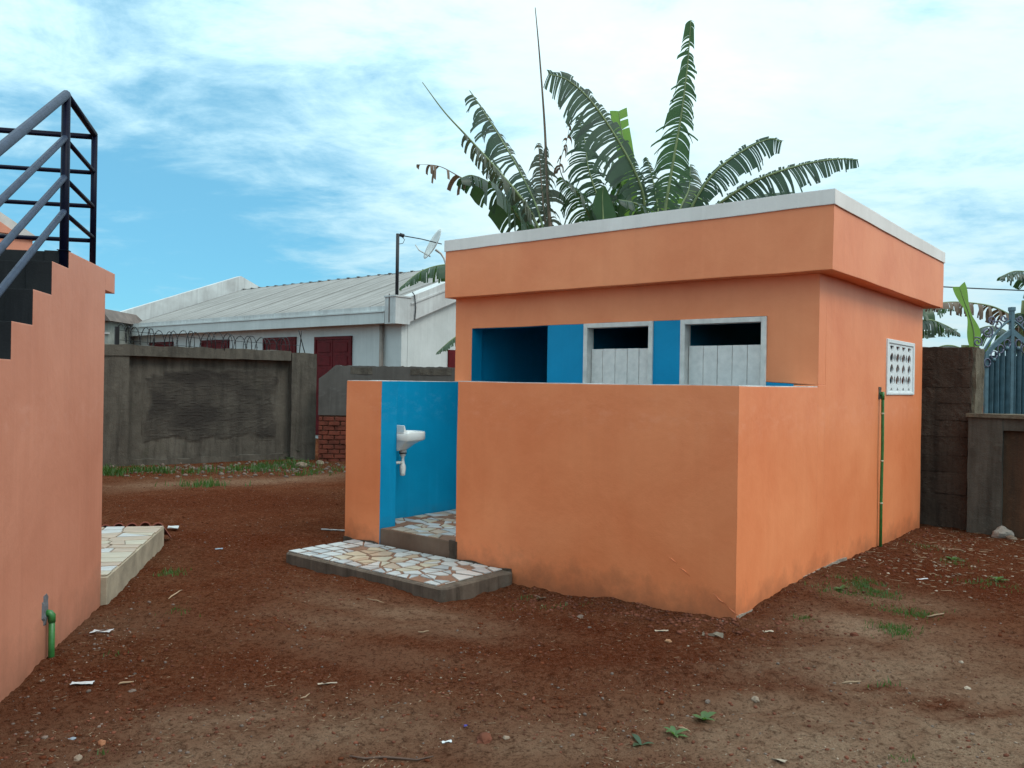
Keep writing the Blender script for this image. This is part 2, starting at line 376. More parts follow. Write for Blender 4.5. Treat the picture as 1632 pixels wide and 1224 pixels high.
def axis_pts(lo, hi, c0, c1, fine, grow, far):
    p = list(np.arange(c0, c1, fine)); s = fine
    while p[-1] < hi: s = min(s*grow, far); p.append(p[-1]+s)
    s = fine; q = [c0]
    while q[-1] > lo: s = min(s*grow, far); q.append(q[-1]-s)
    return np.array(sorted(q[1:]+p))
gx = axis_pts(-1800, 1800, -2.9, 3.2, .0145, 1.018, 120); gy = axis_pts(-1800, 1800, 2.9, 6.4, .0145, 1.018, 120)
X_, Y_ = np.meshgrid(gx, gy); Z_ = ground_z(X_, Y_)
nx, ny = len(gx), len(gy)
def grid_mesh(name, X, Y, Z):
    me = bpy.data.meshes.new(name); n = X.size; ny, nx = X.shape
    co = np.stack([X, Y, Z], -1).reshape(-1, 3).astype(np.float32)
    i = np.arange((ny-1)*nx).reshape(ny-1, nx)[:, :-1].ravel()
    q = np.stack([i, i+1, i+1+nx, i+nx], 1)
    me.vertices.add(n); me.vertices.foreach_set('co', co.ravel())
    me.loops.add(q.size); me.loops.foreach_set('vertex_index', q.ravel().astype(np.int32))
    me.polygons.add(len(q)); me.polygons.foreach_set('loop_start', np.arange(0, q.size, 4, dtype=np.int32)); me.polygons.foreach_set('loop_total', np.full(len(q), 4, np.int32))
    me.polygons.foreach_set('use_smooth', np.ones(len(q), bool)); me.update(calc_edges=True); return me
gme = grid_mesh('ground', X_, Y_, Z_)
print('ground quads', (nx-1)*(ny-1))
sandp = [(1300, 1185, 1.0, .4, .1, .8), (1450, 1060, .9, .5, .5, .7), (1330, 1040, .6, .3, .4, .6), (560, 1040, 1.0, .25, -.4, .22), (380, 1200, .9, .35, .4, .6), (800, 1190, 2.4, .45, 0, .38), (1400, 1080, 1.3, .5, .2, .35), (1345, 1000, .40, .28, 0, .9), (1430, 1010, .5, .3, .3, .5), (1500, 1180, .75, .45, .3, 1.0), (1330, 1150, .6, .3, .4, .7), (1600, 1100, .6, .4, 0, .6), (1180, 1130, .45, .2, .2, .55),
         (640, 965, .75, .28, -.5, .55), (540, 985, .55, .25, -.3, .45), (470, 1190, .55, .25, .6, .6), (340, 1150, .4, .3, .5, .6), (820, 1200, .5, .22, 0, .45), (960, 1200, .4, .2, 0, .4), (700, 1000, .5, .2, -.2, .4),
         (420, 765, 2.0, .5, .6, .5), (300, 770, 1.5, .5, .6, .5), (200, 1000, .5, .3, .6, .2), (1420, 960, .5, .3, 0, .45), (1250, 1060, .5, .25, .3, .5)]
redp = [(1000, 1040, 1.3, .45, -.1, 1.0), (1150, 1080, .9, .3, 0, .8), (950, 990, .8, .3, -.4, 1.0), (400, 800, 1.6, .9, 0, 1.0), (350, 860, 1.2, .6, 0, .9), (650, 1080, .8, .25, 0, .6), (1560, 930, .8, .8, 0, .9), (1400, 900, .5, .9, .3, .8),
        (1400, 1090, .3, .1, .2, .9), (1480, 1110, .25, .1, .3, .9), (1290, 1095, .2, .08, .2, .9), (1320, 1110, .2, .08, -.2, .7), (1100, 1160, .3, .12, 0, .7), (60, 1150, .5, .4, 0, .5), (1550, 1130, .3, .1, .3, .8), (500, 1060, .6, .3, .2, .5)]
def soil_mask(x, y, ps):
    m = np.zeros_like(x)
    wx = x+.22*vnoise(x, y, 2.2, 31)+.10*vnoise(x, y, 7, 32); wy = y+.22*vnoise(x, y, 2.2, 33)+.10*vnoise(x, y, 7, 34)
    for (px, py, rx, ry, rt, am) in ps:
        p = on_ground(px, py); m = np.maximum(m, am*gauss(wx, wy, p.x, p.y, rx, ry, rt))
    return m
sm_ = soil_mask(X_, Y_, sandp); rm_ = soil_mask(X_, Y_, redp)
ca = gme.color_attributes.new('soil', 'FLOAT_COLOR', 'POINT')
ca.data.foreach_set('color', np.stack([sm_, rm_, np.zeros_like(sm_), np.ones_like(sm_)], -1).astype(np.float32).ravel())
m, t, b = newmat('red_laterite_soil'); v = tcoord(t, 'Object')
at_ = N(t, 'ShaderNodeAttribute', attribute_name='soil'); sp = N(t, 'ShaderNodeSeparateColor'); t.links.new(at_.outputs['Color'], sp.inputs[0])
n0 = nz(t, v, .5, 6, .6, .3); n1 = nz(t, v, 2.3, 8, .68, .5); n2 = nz(t, v, 11, 8, .7); n3 = nz(t, v, 55, 6, .7); n4 = nz(t, v, 210, 4, .7)
c = mixc(t, rng(t, n1, .34, .66), (.140, .029, .009), (.200, .068, .032))
c = mixc(t, rng(t, n0, .5, .68, 0, .55), c, (.19, .090, .048))
redf = math_(t, 'MULTIPLY', sp.outputs[1], rng(t, n2, .25, .65, .35, 1), clamp=True)
c = mixc(t, redf, c, (.120, .021, .006))
sf = math_(t, 'MULTIPLY', sp.outputs[0], rng(t, n1, .28, .55, .6, 1.2), clamp=True)
sf = math_(t, 'MULTIPLY', sf, math_(t, 'SUBTRACT', 1.0, math_(t, 'MULTIPLY', rng(t, redf, .35, .8), .85)))
c = mixc(t, sf, c, (.43, .285, .19))
c = mixc(t, rng(t, n2, .52, .75, 0, .55), c, (.050, .015, .007))
c = mixc(t, rng(t, n3, .52, .66, 0, .6), c, (.21, .10, .06))  # soil grain; its dark and pale tones also paint in shading of relief
c = mixc(t, rng(t, n3, .47, .34, 0, .75), c, (.028, .008, .004))
c = mixc(t, rng(t, n4, .53, .63, 0, .65), c, (.26, .14, .09))
c = mixc(t, rng(t, n4, .45, .33, 0, .7), c, (.028, .009, .005))
n35 = nz(t, v, 26, 5, .75, .4)
c = mixc(t, rng(t, n35, .50, .36, 0, .6), c, (.040, .011, .005))
c = mixc(t, rng(t, n35, .56, .68, 0, .45), c, (.24, .125, .078))
vo = N(t, 'ShaderNodeTexVoronoi', Scale=70.0); t.links.new(v, vo.inputs['Vector'])
c = mixc(t, math_(t, 'MULTIPLY', rng(t, vo.outputs['Distance'], .10, .16, 1, 0), rng(t, n2, .5, .62)), c, (.27, .20, .15))
t.links.new(c, b.inputs['Base Color']); b.inputs['Roughness'].default_value = 1.0; b.inputs['Specular IOR Level'].default_value = .0
h = math_(t, 'ADD', math_(t, 'MULTIPLY', n2, 1.4), math_(t, 'ADD', math_(t, 'MULTIPLY', n3, .8), math_(t, 'MULTIPLY', n4, .35)))
bump(t, b, h, 1.0, .05)
tag(link('ground', gme, m), kind='structure')

# ------------------------------------------------------------ scatter helpers (one mesh of many loose bits)
def inside_anything(x, y):
    lx = (x-A0.x)*BX.x+(y-A0.y)*BX.y; ly = (x-A0.x)*BY.x+(y-A0.y)*BY.y
    mx = (x-L0.x)*LX.x+(y-L0.y)*LX.y; my = (x-L0.x)*LY.x+(y-L0.y)*LY.y
    return ((lx > -4.05) & (lx < .02) & (ly > -.01) & (ly < 5.0)) | ((lx > -3.92) & (lx < -1.84) & (ly > -.85) & (ly < .05)) | ((mx < .04) & (my < 2.05))
def sample_pts(n, ylo=2.6, yhi=15.5, pw=1.0):
    xs = []; ys = []
    while sum(len(a) for a in xs) < n:
        k = n*2; u = np.random.rand(k)
        if pw == 1: y = ylo*(yhi/ylo)**u
        else: y = (ylo**(1-pw)+(yhi**(1-pw)-ylo**(1-pw))*u)**(1/(1-pw))
        x = (np.random.rand(k)*2-1)*(y*.68+.3)
        ok = ~inside_anything(x, y); xs.append(x[ok]); ys.append(y[ok])
    x = np.concatenate(xs)[:n]; y = np.concatenate(ys)[:n]; return x, y
def scatter_mesh(name, tv, tf, pos, scl, rot_z, tilt=None):
    """copies template (tv, tf) to every pos; scl is (n,3)"""
    tv = np.array(tv, float); n = len(pos); nv = len(tv)
    P = tv[None]*scl[:, None, :]
    if tilt is not None:
        c, s_ = np.cos(tilt)[:, None], np.sin(tilt)[:, None]; y = P[..., 1]*c-P[..., 2]*s_; z = P[..., 1]*s_+P[..., 2]*c; P = np.stack([P[..., 0], y, z], -1)
    c, s_ = np.cos(rot_z)[:, None], np.sin(rot_z)[:, None]
    P = np.stack([P[..., 0]*c-P[..., 1]*s_, P[..., 0]*s_+P[..., 1]*c, P[..., 2]], -1)+pos[:, None, :]
    k = len(tf[0]); F = (np.array(tf)[None]+(np.arange(n)*nv)[:, None, None]).reshape(-1, k)
    me = bpy.data.meshes.new(name); me.vertices.add(n*nv); me.vertices.foreach_set('co', P.astype(np.float32).ravel())
    me.loops.add(F.size); me.loops.foreach_set('vertex_index', F.ravel().astype(np.int32)); me.polygons.add(len(F))
    me.polygons.foreach_set('loop_start', np.arange(0, F.size, k, dtype=np.int32)); me.polygons.foreach_set('loop_total', np.full(len(F), k, np.int32))
    me.update(calc_edges=True); return me
def ico():
    bm = bmesh.new(); bmesh.ops.create_icosphere(bm, subdivisions=1, radius=1)
    v = [tuple(x.co*(1+.22*mn.noise(x.co*2.3))) for x in bm.verts]; f = [tuple(x.index for x in p.verts) for p in bm.faces]; bm.free(); return v, f
ICO = ico()
BOXT = ([(-.5, -.5, -.5), (.5, -.5, -.5), (.5, .5, -.5), (-.5, .5, -.5), (-.5, -.5, .5), (.5, -.5, .5), (.5, .5, .5), (-.5, .5, .5)],
        [(0, 3, 2, 1), (4, 5, 6, 7), (0, 1, 5, 4), (1, 2, 6, 5), (2, 3, 7, 6), (3, 0, 4, 7)])

# ------------------------------------------------------------ broken-tile mosaic
def clip(poly, px, py, nx_, ny_):
    out_ = []
    for i in range(len(poly)):
        a = poly[i]; b_ = poly[(i+1) % len(poly)]
        da = (a[0]-px)*nx_+(a[1]-py)*ny_; db = (b_[0]-px)*nx_+(b_[1]-py)*ny_
        if da <= 0: out_.append(a)
        if (da < 0 < db) or (db < 0 < da):
            k = da/(da-db); out_.append((a[0]+(b_[0]-a[0])*k, a[1]+(b_[1]-a[1])*k))
    return out_
def mosaic(x0, x1, y0, y1, pts, gap_, split=.33):
    cells = []
    for i, p in enumerate(pts):
        poly = [(x0, y0), (x1, y0), (x1, y1), (x0, y1)]
        for j, q in enumerate(pts):
            if i == j: continue
            dx, dy = q[0]-p[0], q[1]-p[1]; d = math.hypot(dx, dy)
            if d > 1.2: continue
            gg = gap_*random.uniform(.6, 1.3)
            poly = clip(poly, (p[0]+q[0])/2-dx/d*gg, (p[1]+q[1])/2-dy/d*gg, dx, dy)
            if len(poly) < 3: break
        if len(poly) >= 3:
            an = random.uniform(0, PI); cx = sum(q[0] for q in poly)/len(poly); cy = sum(q[1] for q in poly)/len(poly)
            if random.random() < split:
                nx_, ny_ = math.cos(an), math.sin(an); g = gap_*.6
                for sg in (1, -1):
                    h_ = clip(poly, cx-nx_*g*sg, cy-ny_*g*sg, nx_*sg, ny_*sg)
                    if len(h_) >= 3: cells.append((p, h_))
            else: cells.append((p, poly))
    return cells
def lay_tiles(cells, z, parent, pick, thick=.007, skip=.0):
    for p, poly in cells:
        if random.random() < skip: continue
        cx = sum(q[0] for q in poly)/len(poly); cy = sum(q[1] for q in poly)/len(poly)
        pl = [(q[0]-cx, q[1]-cy) for q in poly]
        if random.random() < .5: pl = [(a*random.uniform(.86, 1.0), b_*random.uniform(.86, 1.0)) for a, b_ in pl]
        MB().prism(pl, 0, thick, 'z').build('tile', pick(p), parent, (cx, cy, z+random.uniform(-.0015, .0015)), (random.uniform(-.008, .008), random.uniform(-.008, .008), 0))

# ============================================================ TOILET BLOCK
W = 4.03; D = 4.92; F = 1.53; LOW = 1.56; SOF = 2.49; LIN = 2.155; G = -.35
TB_ = thing('toilet_block', 'orange and blue toilet block with waist-high screen wall and flat white-edged roof', 'building', A0, -AZ)
OB = [ORANGE, BLUE]
# screen wall: right L and left L, painted blue inside
MB().prism([(-2.555, 0), (0, 0), (0, F), (-.2, F), (-.2, .2), (-2.555, .2)], G, LOW, 'z', mats=[0, 0, 0, 1, 1, 1, 0, 0]).build('screen_wall', OB, TB_)
MB().prism([(-W, 0), (-3.53, 0), (-3.53, .2), (-3.83, .2), (-3.83, F), (-W, F)], G, LOW, 'z', mats=[0, 1, 1, 1, 0, 0, 0, 0]).build('screen_wall', OB, TB_)
# thin unpainted lip along the top of the screen walls
LIPM = simple('pale_wall_top', (.62, .62, .60), .8, 0, .3, 8)
MB().prism([(-2.553, .003), (-.003, .003), (-.003, F-.002), (-.197, F-.002), (-.197, .197), (-2.553, .197)], LOW+.0005, LOW+.006, 'z').build('wall_top', LIPM, TB_)
MB().prism([(-W+.003, .003), (-3.533, .003), (-3.533, .197), (-3.833, .197), (-3.833, F-.002), (-W+.003, F-.002)], LOW+.0005, LOW+.006, 'z').build('wall_top', LIPM, TB_)
# front wall with its openings
o1, o1r, d2, d2r, d3, d3r = -3.78, -2.74, -2.292, -1.520, -1.238, -.435
T = .17
MB().prism([(-W, G), (o1, G), (o1, LIN), (d3r, LIN), (d3r, 1.60), (-.001, 1.578), (0, SOF), (-W, SOF)], F, F+T, 'y', mats=[0, 1, 1, 0, 0, 0, 0, 0, 0, 1]).build('front_wall', OB, TB_)
MB().box(o1r, d2, F, F+T, G, LIN-.001).build('pier', BLUE, TB_)
MB().box(d2r, d3, F, F+T, G, LIN-.001).build('pier', BLUE, TB_)
MB().prism([(d3r, G), (-.2, G), (-.2, 1.5845), (d3r, 1.598)], F+.001, F+T, 'y').build('painted_dado', BLUE, TB_)
# side, back and inner walls
# right wall with a hole for the vent
vy0, vy1, vz0, vz1 = 3.47, 4.53, 1.50, 2.06
def wall_with_hole(y0, y1, z0, z1, hy0, hy1, hz0, hz1, x0, x1):
    b_ = MB(); vs_ = []
    for x in (x0, x1):
        vs_ += [(x, y0, z0), (x, y1, z0), (x, y1, z1), (x, y0, z1), (x, hy0, hz0), (x, hy1, hz0), (x, hy1, hz1), (x, hy0, hz1)]
    q = []
    for k in range(4):
        k2 = (k+1) % 4
        q.append((k, k2, 4+k2, 4+k)); q.append((8+k, 8+k2, 12+k2, 12+k)); q.append((k, k2, 8+k2, 8+k)); q.append((4+k, 4+k2, 12+k2, 12+k))
    return b_.add(vs_, q)
wh = wall_with_hole(F+.0, D, G, SOF, vy0+.03, vy1-.03, vz0+.03, vz1-.03, -.2, 0)
wh.v = [(x, (F+T if (abs(y-F) < 1e-6 and x < -.1) else y), z) for x, y, z in wh.v]
wh.v = [(x, y if not (abs(y-F) < 1e-6) else F+T, z) for x, y, z in wh.v]
wh.build('side_wall', ORANGE, TB_)
MB().box(-.2, 0, F, F+T, G, 1.5785).build('side_wall', [ORANGE], TB_)
MB().box(-W, -W+.2, F+T, D, G, SOF, mats=[0, 0, 0, 1, 0, 0]).build('side_wall', OB, TB_)
MB().box(-W+.2, -.2, D-.2, D, G, SOF, mats=[0, 0, 1, 0, 0, 0]).build('back_wall', OB, TB_)
MB().box(-2.58, -2.43, F+T, D-.2, G, SOF).build('partition', BLUE, TB_)
MB().box(-1.44, -1.32, F+T, D-.2, G, SOF).build('partition', BLUE, TB_)
# floor raised one step
flo = MB().box(-3.83, -.2, .2, F, G, .172).box(-3.53, -2.555, .012, .2, G, .172).box(-W+.2, -.2, F+T, D-.2, G, .172).build('floor', [CEMENT], TB_)
pts = []
for i in range(9):
    for j in range(11):
        x = -3.80+.13+i*.165+random.uniform(-.05, .05); y = .10+j*.135+random.uniform(-.04, .04)
        if y < .2 and not (-3.5 < x < -2.6): continue
        pts.append((x, y))
cells = [c_ for c_ in mosaic(-3.81, -2.42, .03, F-.02, pts, .011) if min(q[1] for q in c_[1]) > .19 or (min(q[0] for q in c_[1]) > -3.52 and max(q[0] for q in c_[1]) < -2.56)]
MB().box(-3.825, -2.4, .2, F-.003, .1725, .176).box(-3.525, -2.56, .016, .2, .1725, .176).build('mortar_bed', MORT, flo)
lay_tiles(cells, .1765, flo, lambda p: random.choice([TW, TB, TT, TW, TC_]), skip=.22)
# roof: overhanging orange fascia and white coping
fx0, fx1, fy0, fy1 = -4.052, .15, 1.376, 5.17
roof = MB().box(fx0, fx1, fy0, fy1, SOF, 3.0).build('roof', ORANGE, TB_)
MB().box(fx0-.012, fx1+.012, fy0-.012, fy1+.012, 3.0005, 3.122).build('coping', COPING, roof)
# doors
def plank_door(x0, x1, z0, z1, n, parent, hinge_right):
    fw = .046; y0 = F-.018; y1 = F+.10
    fr = MB().box(x0, x0+fw, y0, y1, .17, LIN-.001).box(x1-fw, x1, y0, y1, .17, LIN-.001).box(x0+fw, x1-fw, y0, y1, LIN-.045, LIN-.001).build('door_frame', FRAMEW, parent, bevel=.003)
    dr = MB().box(x0+fw+.004, x1-fw-.004, F+.075, F+.098, 1.5, 1.59).build('door', DOORW, parent)
    MB().box(x0+fw+.004, x1-fw-.004, F+.075, F+.098, .75, .84).build('batten', DOORW, dr)
    wtot = x1-x0-2*fw-.012; xs = [0]
    for k in range(n): xs.append(xs[-1]+wtot/n*random.uniform(.86, 1.14))
    sc_ = wtot/xs[-1]
    for k in range(n):
        a = x0+fw+.006+xs[k]*sc_; b2 = x0+fw+.006+xs[k+1]*sc_
        MB().box(a+.0022, b2-.0022, F+.052+random.uniform(-.002, .003), F+.074, z0, z1+random.uniform(-.0012, .0012)).build('plank', DOORW, dr, bevel=.0025)
    hx = x1-fw-.006
    for z in (1.74, .45): MB().box(hx-.03, hx+.018, F+.045, F+.050, z-.035, z+.035).tube([(hx+.002, F+.044, z-.04), (hx+.002, F+.044, z+.04)], .007, 8).build('hinge', FRAMEW, dr)
plank_door(d2, d2r, .22, 1.906, 5, TB_, True)
plank_door(d3, d3r, .22, 1.919, 5, TB_, True)
# breeze-block vent in the side wall
def lens(cx, cz, hw, hh, n=7, half=None):
    a = []
    lo, hi = -1, 1
    if half == 'top': hi = 0
    if half == 'bot': lo = 0
    for k in range(n+1): tt = lo+(hi-lo)*k/n; a.append((cx+hw*(1-tt*tt), cz+tt*hh))
    for k in range(n+1): tt = hi-(hi-lo)*k/n; a.append((cx-hw*(1-tt*tt), cz+tt*hh))
    o_ = []
    for p in a:
        if not o_ or math.hypot(p[0]-o_[-1][0], p[1]-o_[-1][1]) > 1e-4: o_.append(p)
    if math.hypot(o_[0][0]-o_[-1][0], o_[0][1]-o_[-1][1]) < 1e-4: o_.pop()
    return o_
def curve_plate(outer, holes, depth):
    cu = bpy.data.curves.new('plate', 'CURVE'); cu.dimensions = '2D'; cu.fill_mode = 'BOTH'; cu.extrude = depth/2
    for pl in [outer]+holes:
        s_ = cu.splines.new('POLY'); s_.points.add(len(pl)-1)
        for k, p in enumerate(pl): s_.points[k].co = (p[0], p[1], 0, 1)
        s_.use_cyclic_u = True
    ob = bpy.data.objects.new('tmp', cu); me = bpy.data.meshes.new_from_object(ob); bpy.data.objects.remove(ob); return me
VW, VH = vy1-vy0, vz1-vz0
holes = []; cw = (VW-.16)/4
for i in range(4):
    cx = .08+cw*(i+.5)
    holes.append(lens(cx, VH-.062, .066, .062, half='top')); holes.append(lens(cx, VH-.187, .066, .056))
    holes.append(lens(cx, VH-.300, .060, .056)); holes.append(lens(cx, VH-.415, .066, .056)); holes.append(lens(cx, VH-.515, .035, .032, half='bot'))
    if i < 3: holes += [lens(cx+cw/2, VH-.187, .030, .05), lens(cx+cw/2, VH-.415, .030, .05)]
VENTM = simple('vent_white_paint', (.70, .72, .72), .7, 0, .1, 9, 60, .4, .003)
vme = curve_plate([(0, 0), (VW, 0), (VW, VH), (0, VH)], holes, .018)
vo_ = link('vent_block', vme, VENTM, TB_); vo_.matrix_local = Matrix(((0, 0, 1, -.004), (1, 0, 0, vy0), (0, 1, 0, vz0), (0, 0, 0, 1)))
MB().box(.0, .016, vy0, vy0+.05, vz0, vz1).box(.0, .016, vy1-.05, vy1, vz0, vz1).box(.0, .016, vy0+.05, vy1-.05, vz0, vz0+.03).box(.0, .016, vy0+.05, vy1-.05, vz1-.04, vz1).build('vent_frame', VENTM, TB_, bevel=.004)
# green water pipe up the side wall
PY = 3.255
pp = MB().tube([(.034, PY, -.2), (.032, PY, .5), (.036, PY+.004, 1.0), (.033, PY, 1.47), (.028, PY, 1.505), (.0, PY, 1.515), (-.05, PY, 1.515)], .014, 10).build('water_pipe', GREEN, TB_)
for z in (1.32, .86, .45): MB().tube([(.033, PY, z-.008), (.033, PY, z+.008)], .0165, 10).build('pipe_ring', RINGM, pp)
MB().tube([(.033, PY, 1.455), (.032, PY, 1.53)], .0165, 10).tube([(.032, PY, 1.505), (.002, PY, 1.51)], .0165, 10).build('pipe_elbow', GREEN, pp)
mp_ = rough_box(.0, .008, PY-.035, PY+.03, 1.46, 1.575, .015, .006, 24, 3)
link('cement_patch', mp_, simple('dark_patch', (.10, .075, .06), .9), TB_)
# scraped cement where the wall foot meets the soil
for (ya, yb, zz_, s_) in ((1.25, 2.3, .075, 1), (.02, .42, .02, 2)):
    me = rough_box(-.01, .010, ya, yb, -.2, zz_, .05, .012, 6, s_); link('wall_foot', me, MORTG, TB_)
# ridge of rough plaster low on the screen wall
for k in (0, 1, 4, 5):
    x = -.52+k*.09; z = .34-k*.05+random.uniform(-.03, .03)
    MB().tube([(x, .001, z), (x+.05, -.003, z-.03+random.uniform(-.01, .01)), (x+.10, .001, z-.06)], [.001, .004, .001], 5).build('plaster_ridge', ORANGE, TB_)
# mortar smeared along the foot of the wall where the doorstep and riser meet it
SMEAR = old_wall('brown_mortar_smear', (.07, .048, .036), (.11, .078, .058), (.04, .028, .022), amp=.01)
link('mortar_smear', rough_box(-2.54, -1.93, -.010, .004, -.12, .038, .03, .009, 9, 31, .02), SMEAR, TB_)
link('mortar_smear', rough_box(-W-.01, -3.55, -.012, .004, -.12, .040, .03, .010, 9, 32, .02), SMEAR, TB_)
link('mortar_smear', rough_box(-2.62, -2.535, -.008, .012, .0, .175, .025, .012, 12, 33, .03), SMEAR, TB_)

def uneven(o, step, amp, freq=1.6):
    bm = bmesh.new(); bm.from_mesh(o.data)
    for ax in range(3):
        cs = [v.co[ax] for v in bm.verts]; lo, hi = min(cs), max(cs); n = int((hi-lo)/step); nv = Vector((0, 0, 0)); nv[ax] = 1
        g0 = math.ceil(lo/step+1e-3); 
        while g0*step < hi-1e-3:
            co = Vector((0, 0, 0)); co[ax] = g0*step; bmesh.ops.bisect_plane(bm, geom=bm.verts[:]+bm.edges[:]+bm.faces[:], plane_co=co, plane_no=nv); g0 += 1
    for v in bm.verts:
        q = v.co*freq; v.co += Vector((mn.noise(q), mn.noise(q+Vector((9, 0, 0))), mn.noise(q+Vector((0, 9, 0)))))*amp + mn.noise_vector(v.co*6.5)*amp*.25
    for f in bm.faces: f.smooth = True
    bm.to_mesh(o.data); bm.free(); o.data.set_sharp_from_angle(angle=R(28))
for o in list(COL.objects):
    if o.name.split('.')[0] in ('screen_wall', 'wall_top', 'front_wall', 'pier', 'painted_dado', 'side_wall', 'roof', 'coping') and (o.parent == TB_ or o.parent == roof): uneven(o, .17, .006)

# ------------------------------------------------------------ wash basin on the back of the left pier
bz = 1.075
BS = thing('wash_basin', 'small white ceramic wash basin fixed inside the blue doorway', 'wash basin', Bw(-3.565, .203, 0), -AZ)
def dring(hw, dp, n=18, y0=0.0, pw=2.6):
    """D outline: flat at the wall (y=y0), rounded in front"""
    a = [(-hw, y0)]
    for k in range(n+1):
        an = PI-PI*k/n; cx_, sy_ = math.cos(an), math.sin(an)
        a.append((hw*math.copysign(abs(cx_)**(2/pw), cx_), y0+.10*dp+.90*dp*abs(sy_)**(2/pw)))
    a.append((hw, y0)); return a
def loft(b_, rings):
    n = len(rings[0]); base = len(b_.v)
    for rg_ in rings: b_.v += rg_
    for i in range(len(rings)-1):
        for k in range(n):
            k2 = (k+1) % n; b_.f.append((base+i*n+k, base+i*n+k2, base+(i+1)*n+k2, base+(i+1)*n+k)); b_.m.append(0); b_.sm.append(True)
    b_.f.append(tuple(base+(len(rings)-1)*n+k for k in range(n))); b_.m.append(0); b_.sm.append(True)
def rr(hw, dp, z, y0=0.0): return [(x, y, z) for x, y in dring(hw, dp, 18, y0)]
bb = MB()
loft(bb, [rr(.05, .15, bz-.18), rr(.065, .17, bz-.165), rr(.11, .24, bz-.12), rr(.150, .31, bz-.092), rr(.168, .335, bz-.085), rr(.175, .345, bz-.075), rr(.178, .345, bz-.012), rr(.172, .338, bz-.001), rr(.162, .325, bz),
          [(x*.86, .06+(y)*.76, bz-.006) for x, y in dring(.165, .33)], [(x*.80, .065+(y)*.72, bz-.03) for x, y in dring(.165, .33)], [(x*.6, .09+(y)*.55, bz-.075) for x, y in dring(.165, .33)], [(x*.3, .12+(y)*.3, bz-.095) for x, y in dring(.165, .33)]])
bb.f.append(tuple(range(20, -1, -1))); bb.m.append(0); bb.sm.append(False)
bb.build('bowl', CERAM, BS)
b2 = MB(); prof = [(0, bz-.02), (.06, bz-.02), (.052, bz+.002), (.034, bz+.012), (.022, bz+.030), (.015, bz+.055), (.008, bz+.064), (0, bz+.066)]
b2.prism([(y, z) for y, z in prof], -.135, .135, 'x').build('splashback', CERAM, BS, bevel=.004)
tr = MB().lathe([(.0, -.165), (.034, -.165), (.036, -.205), (.028, -.21), (.028, -.235), (.016, -.245), (.014, -.275), (.020, -.31), (.029, -.335), (.031, -.36), (.026, -.40), (.025, -.425), (.012, -.43), (0, -.43)], (0, .115, bz), 18).build('trap', PLASTIC, BS)
MB().lathe([(.0, -.205), (.039, -.205), (.039, -.216), (0, -.216)], (0, .115, bz), 18).build('washer', BLACKR, tr)
MB().tube([(0, .115, bz-.30), (0, .04, bz-.30), (0, .0, bz-.30)], .014, 10).build('waste_pipe', PLASTIC, BS)

# ------------------------------------------------------------ tiled doorstep slab
SL = thing('doorstep_slab', 'low concrete doorstep paved with broken white and cream tiles before the doorway', 'doorstep', Bw(0, 0, 0), -AZ)
sx0, sx1, sy0, sy1, st = -3.885, -1.93, -.80, -.003, .024
pl = [(sx0, sy1), (sx0, sy0+.03), (sx0+.03, sy0)]
for k in range(7): an = -PI/2+k/6*PI/2; pl.append((sx1-.05+.05*math.cos(an), sy0+.05+.05*math.sin(an)))
pl += [(sx1, -.12), (sx1+.03, -.05), (sx1+.02, sy1)]
MB().prism(pl, -.3, st, 'z').build('concrete_base', FOOTC, SL, bevel=.012)
pts = []
for k in range(13): pts.append((sx0+.09+k*.155+random.uniform(-.02, .02), sy0+.085+random.uniform(-.006, .006)))
for k in range(12): pts.append((sx0+.09+k*.155+random.uniform(-.02, .02), sy1-.05+random.uniform(-.006, .006)))
for j in range(3):
    for k in range(3): pts.append((sx0+.085+k*.15, sy0+.23+j*.145+random.uniform(-.01, .01)))
for k in range(9):
    for j in range(4):
        if random.random() < .12: continue
        pts.append((sx0+.55+k*.15+random.uniform(-.05, .05), sy0+.22+j*.13+random.uniform(-.04, .04)))
MB().box(sx0+.02, sx1-.085, sy0+.04, sy1-.01, st+.0005, st+.003).build('mortar_bed', MORT, SL)
bigt = (-3.02, -.42)
pts = [p for p in pts if math.hypot((p[0]-bigt[0])/1.6, p[1]-bigt[1]) > .11]+[bigt]
lay_tiles(mosaic(sx0+.02, sx1-.08, sy0+.035, sy1-.015, pts, .013), st+.0035, SL,
          lambda p: (random.choice([TW, TW, TB]) if (p[1] < sy0+.14 or p[1] > sy1-.09 or p[0] < sx0+.4 or p[0] > -2.5) else random.choice([TC_, TC_, TT, TW])), skip=.08)

# ============================================================ STAIR BLOCK, left
ST = thing('stair_block', 'salmon outside staircase with dark cement steps and steel railings, left edge', 'staircase', L0, R(12.5))
prof = [(0, G), (0, 2.14), (0, 2.285), (-.815, 2.285), (-.815, 2.185), (-1.11, 2.185), (-1.11, 2.0), (-1.40, 2.0), (-1.40, 1.815), (-1.69, 1.815), (-1.69, 1.63)]
yy, z_ = -1.69, 1.63
steps = [(-.815, 2.285), (-1.11, 2.185), (-1.40, 2.0), (-1.69, 1.815)]
while z_ > .2:
    steps.append((yy-.29, z_)); prof += [(yy-.29, z_), (yy-.29, z_-.185)]; yy -= .29; z_ -= .185
prof.append((yy, G))
MB().prism(prof, -.13, 0, 'x', mats=[0, 0, 0]+[1]*(len(prof)-5)+[0, 0, 0, 0]).build('stringer_wall', [SALMON, DCEM], ST)
SW = 1.55
for k, (y, z) in enumerate(steps[1:]):
    MB().box(-SW, -.131, y+.012, y+.305, z-.19, z-.004).build('step', DCEM, ST)
MB().box(-SW, -.131, -.803, .0, 2.14, 2.281).build('landing', DCEM, ST)
MB().box(-SW, 0, .0005, .25, 2.1455, 2.285).build('landing_edge', SALMON, ST)
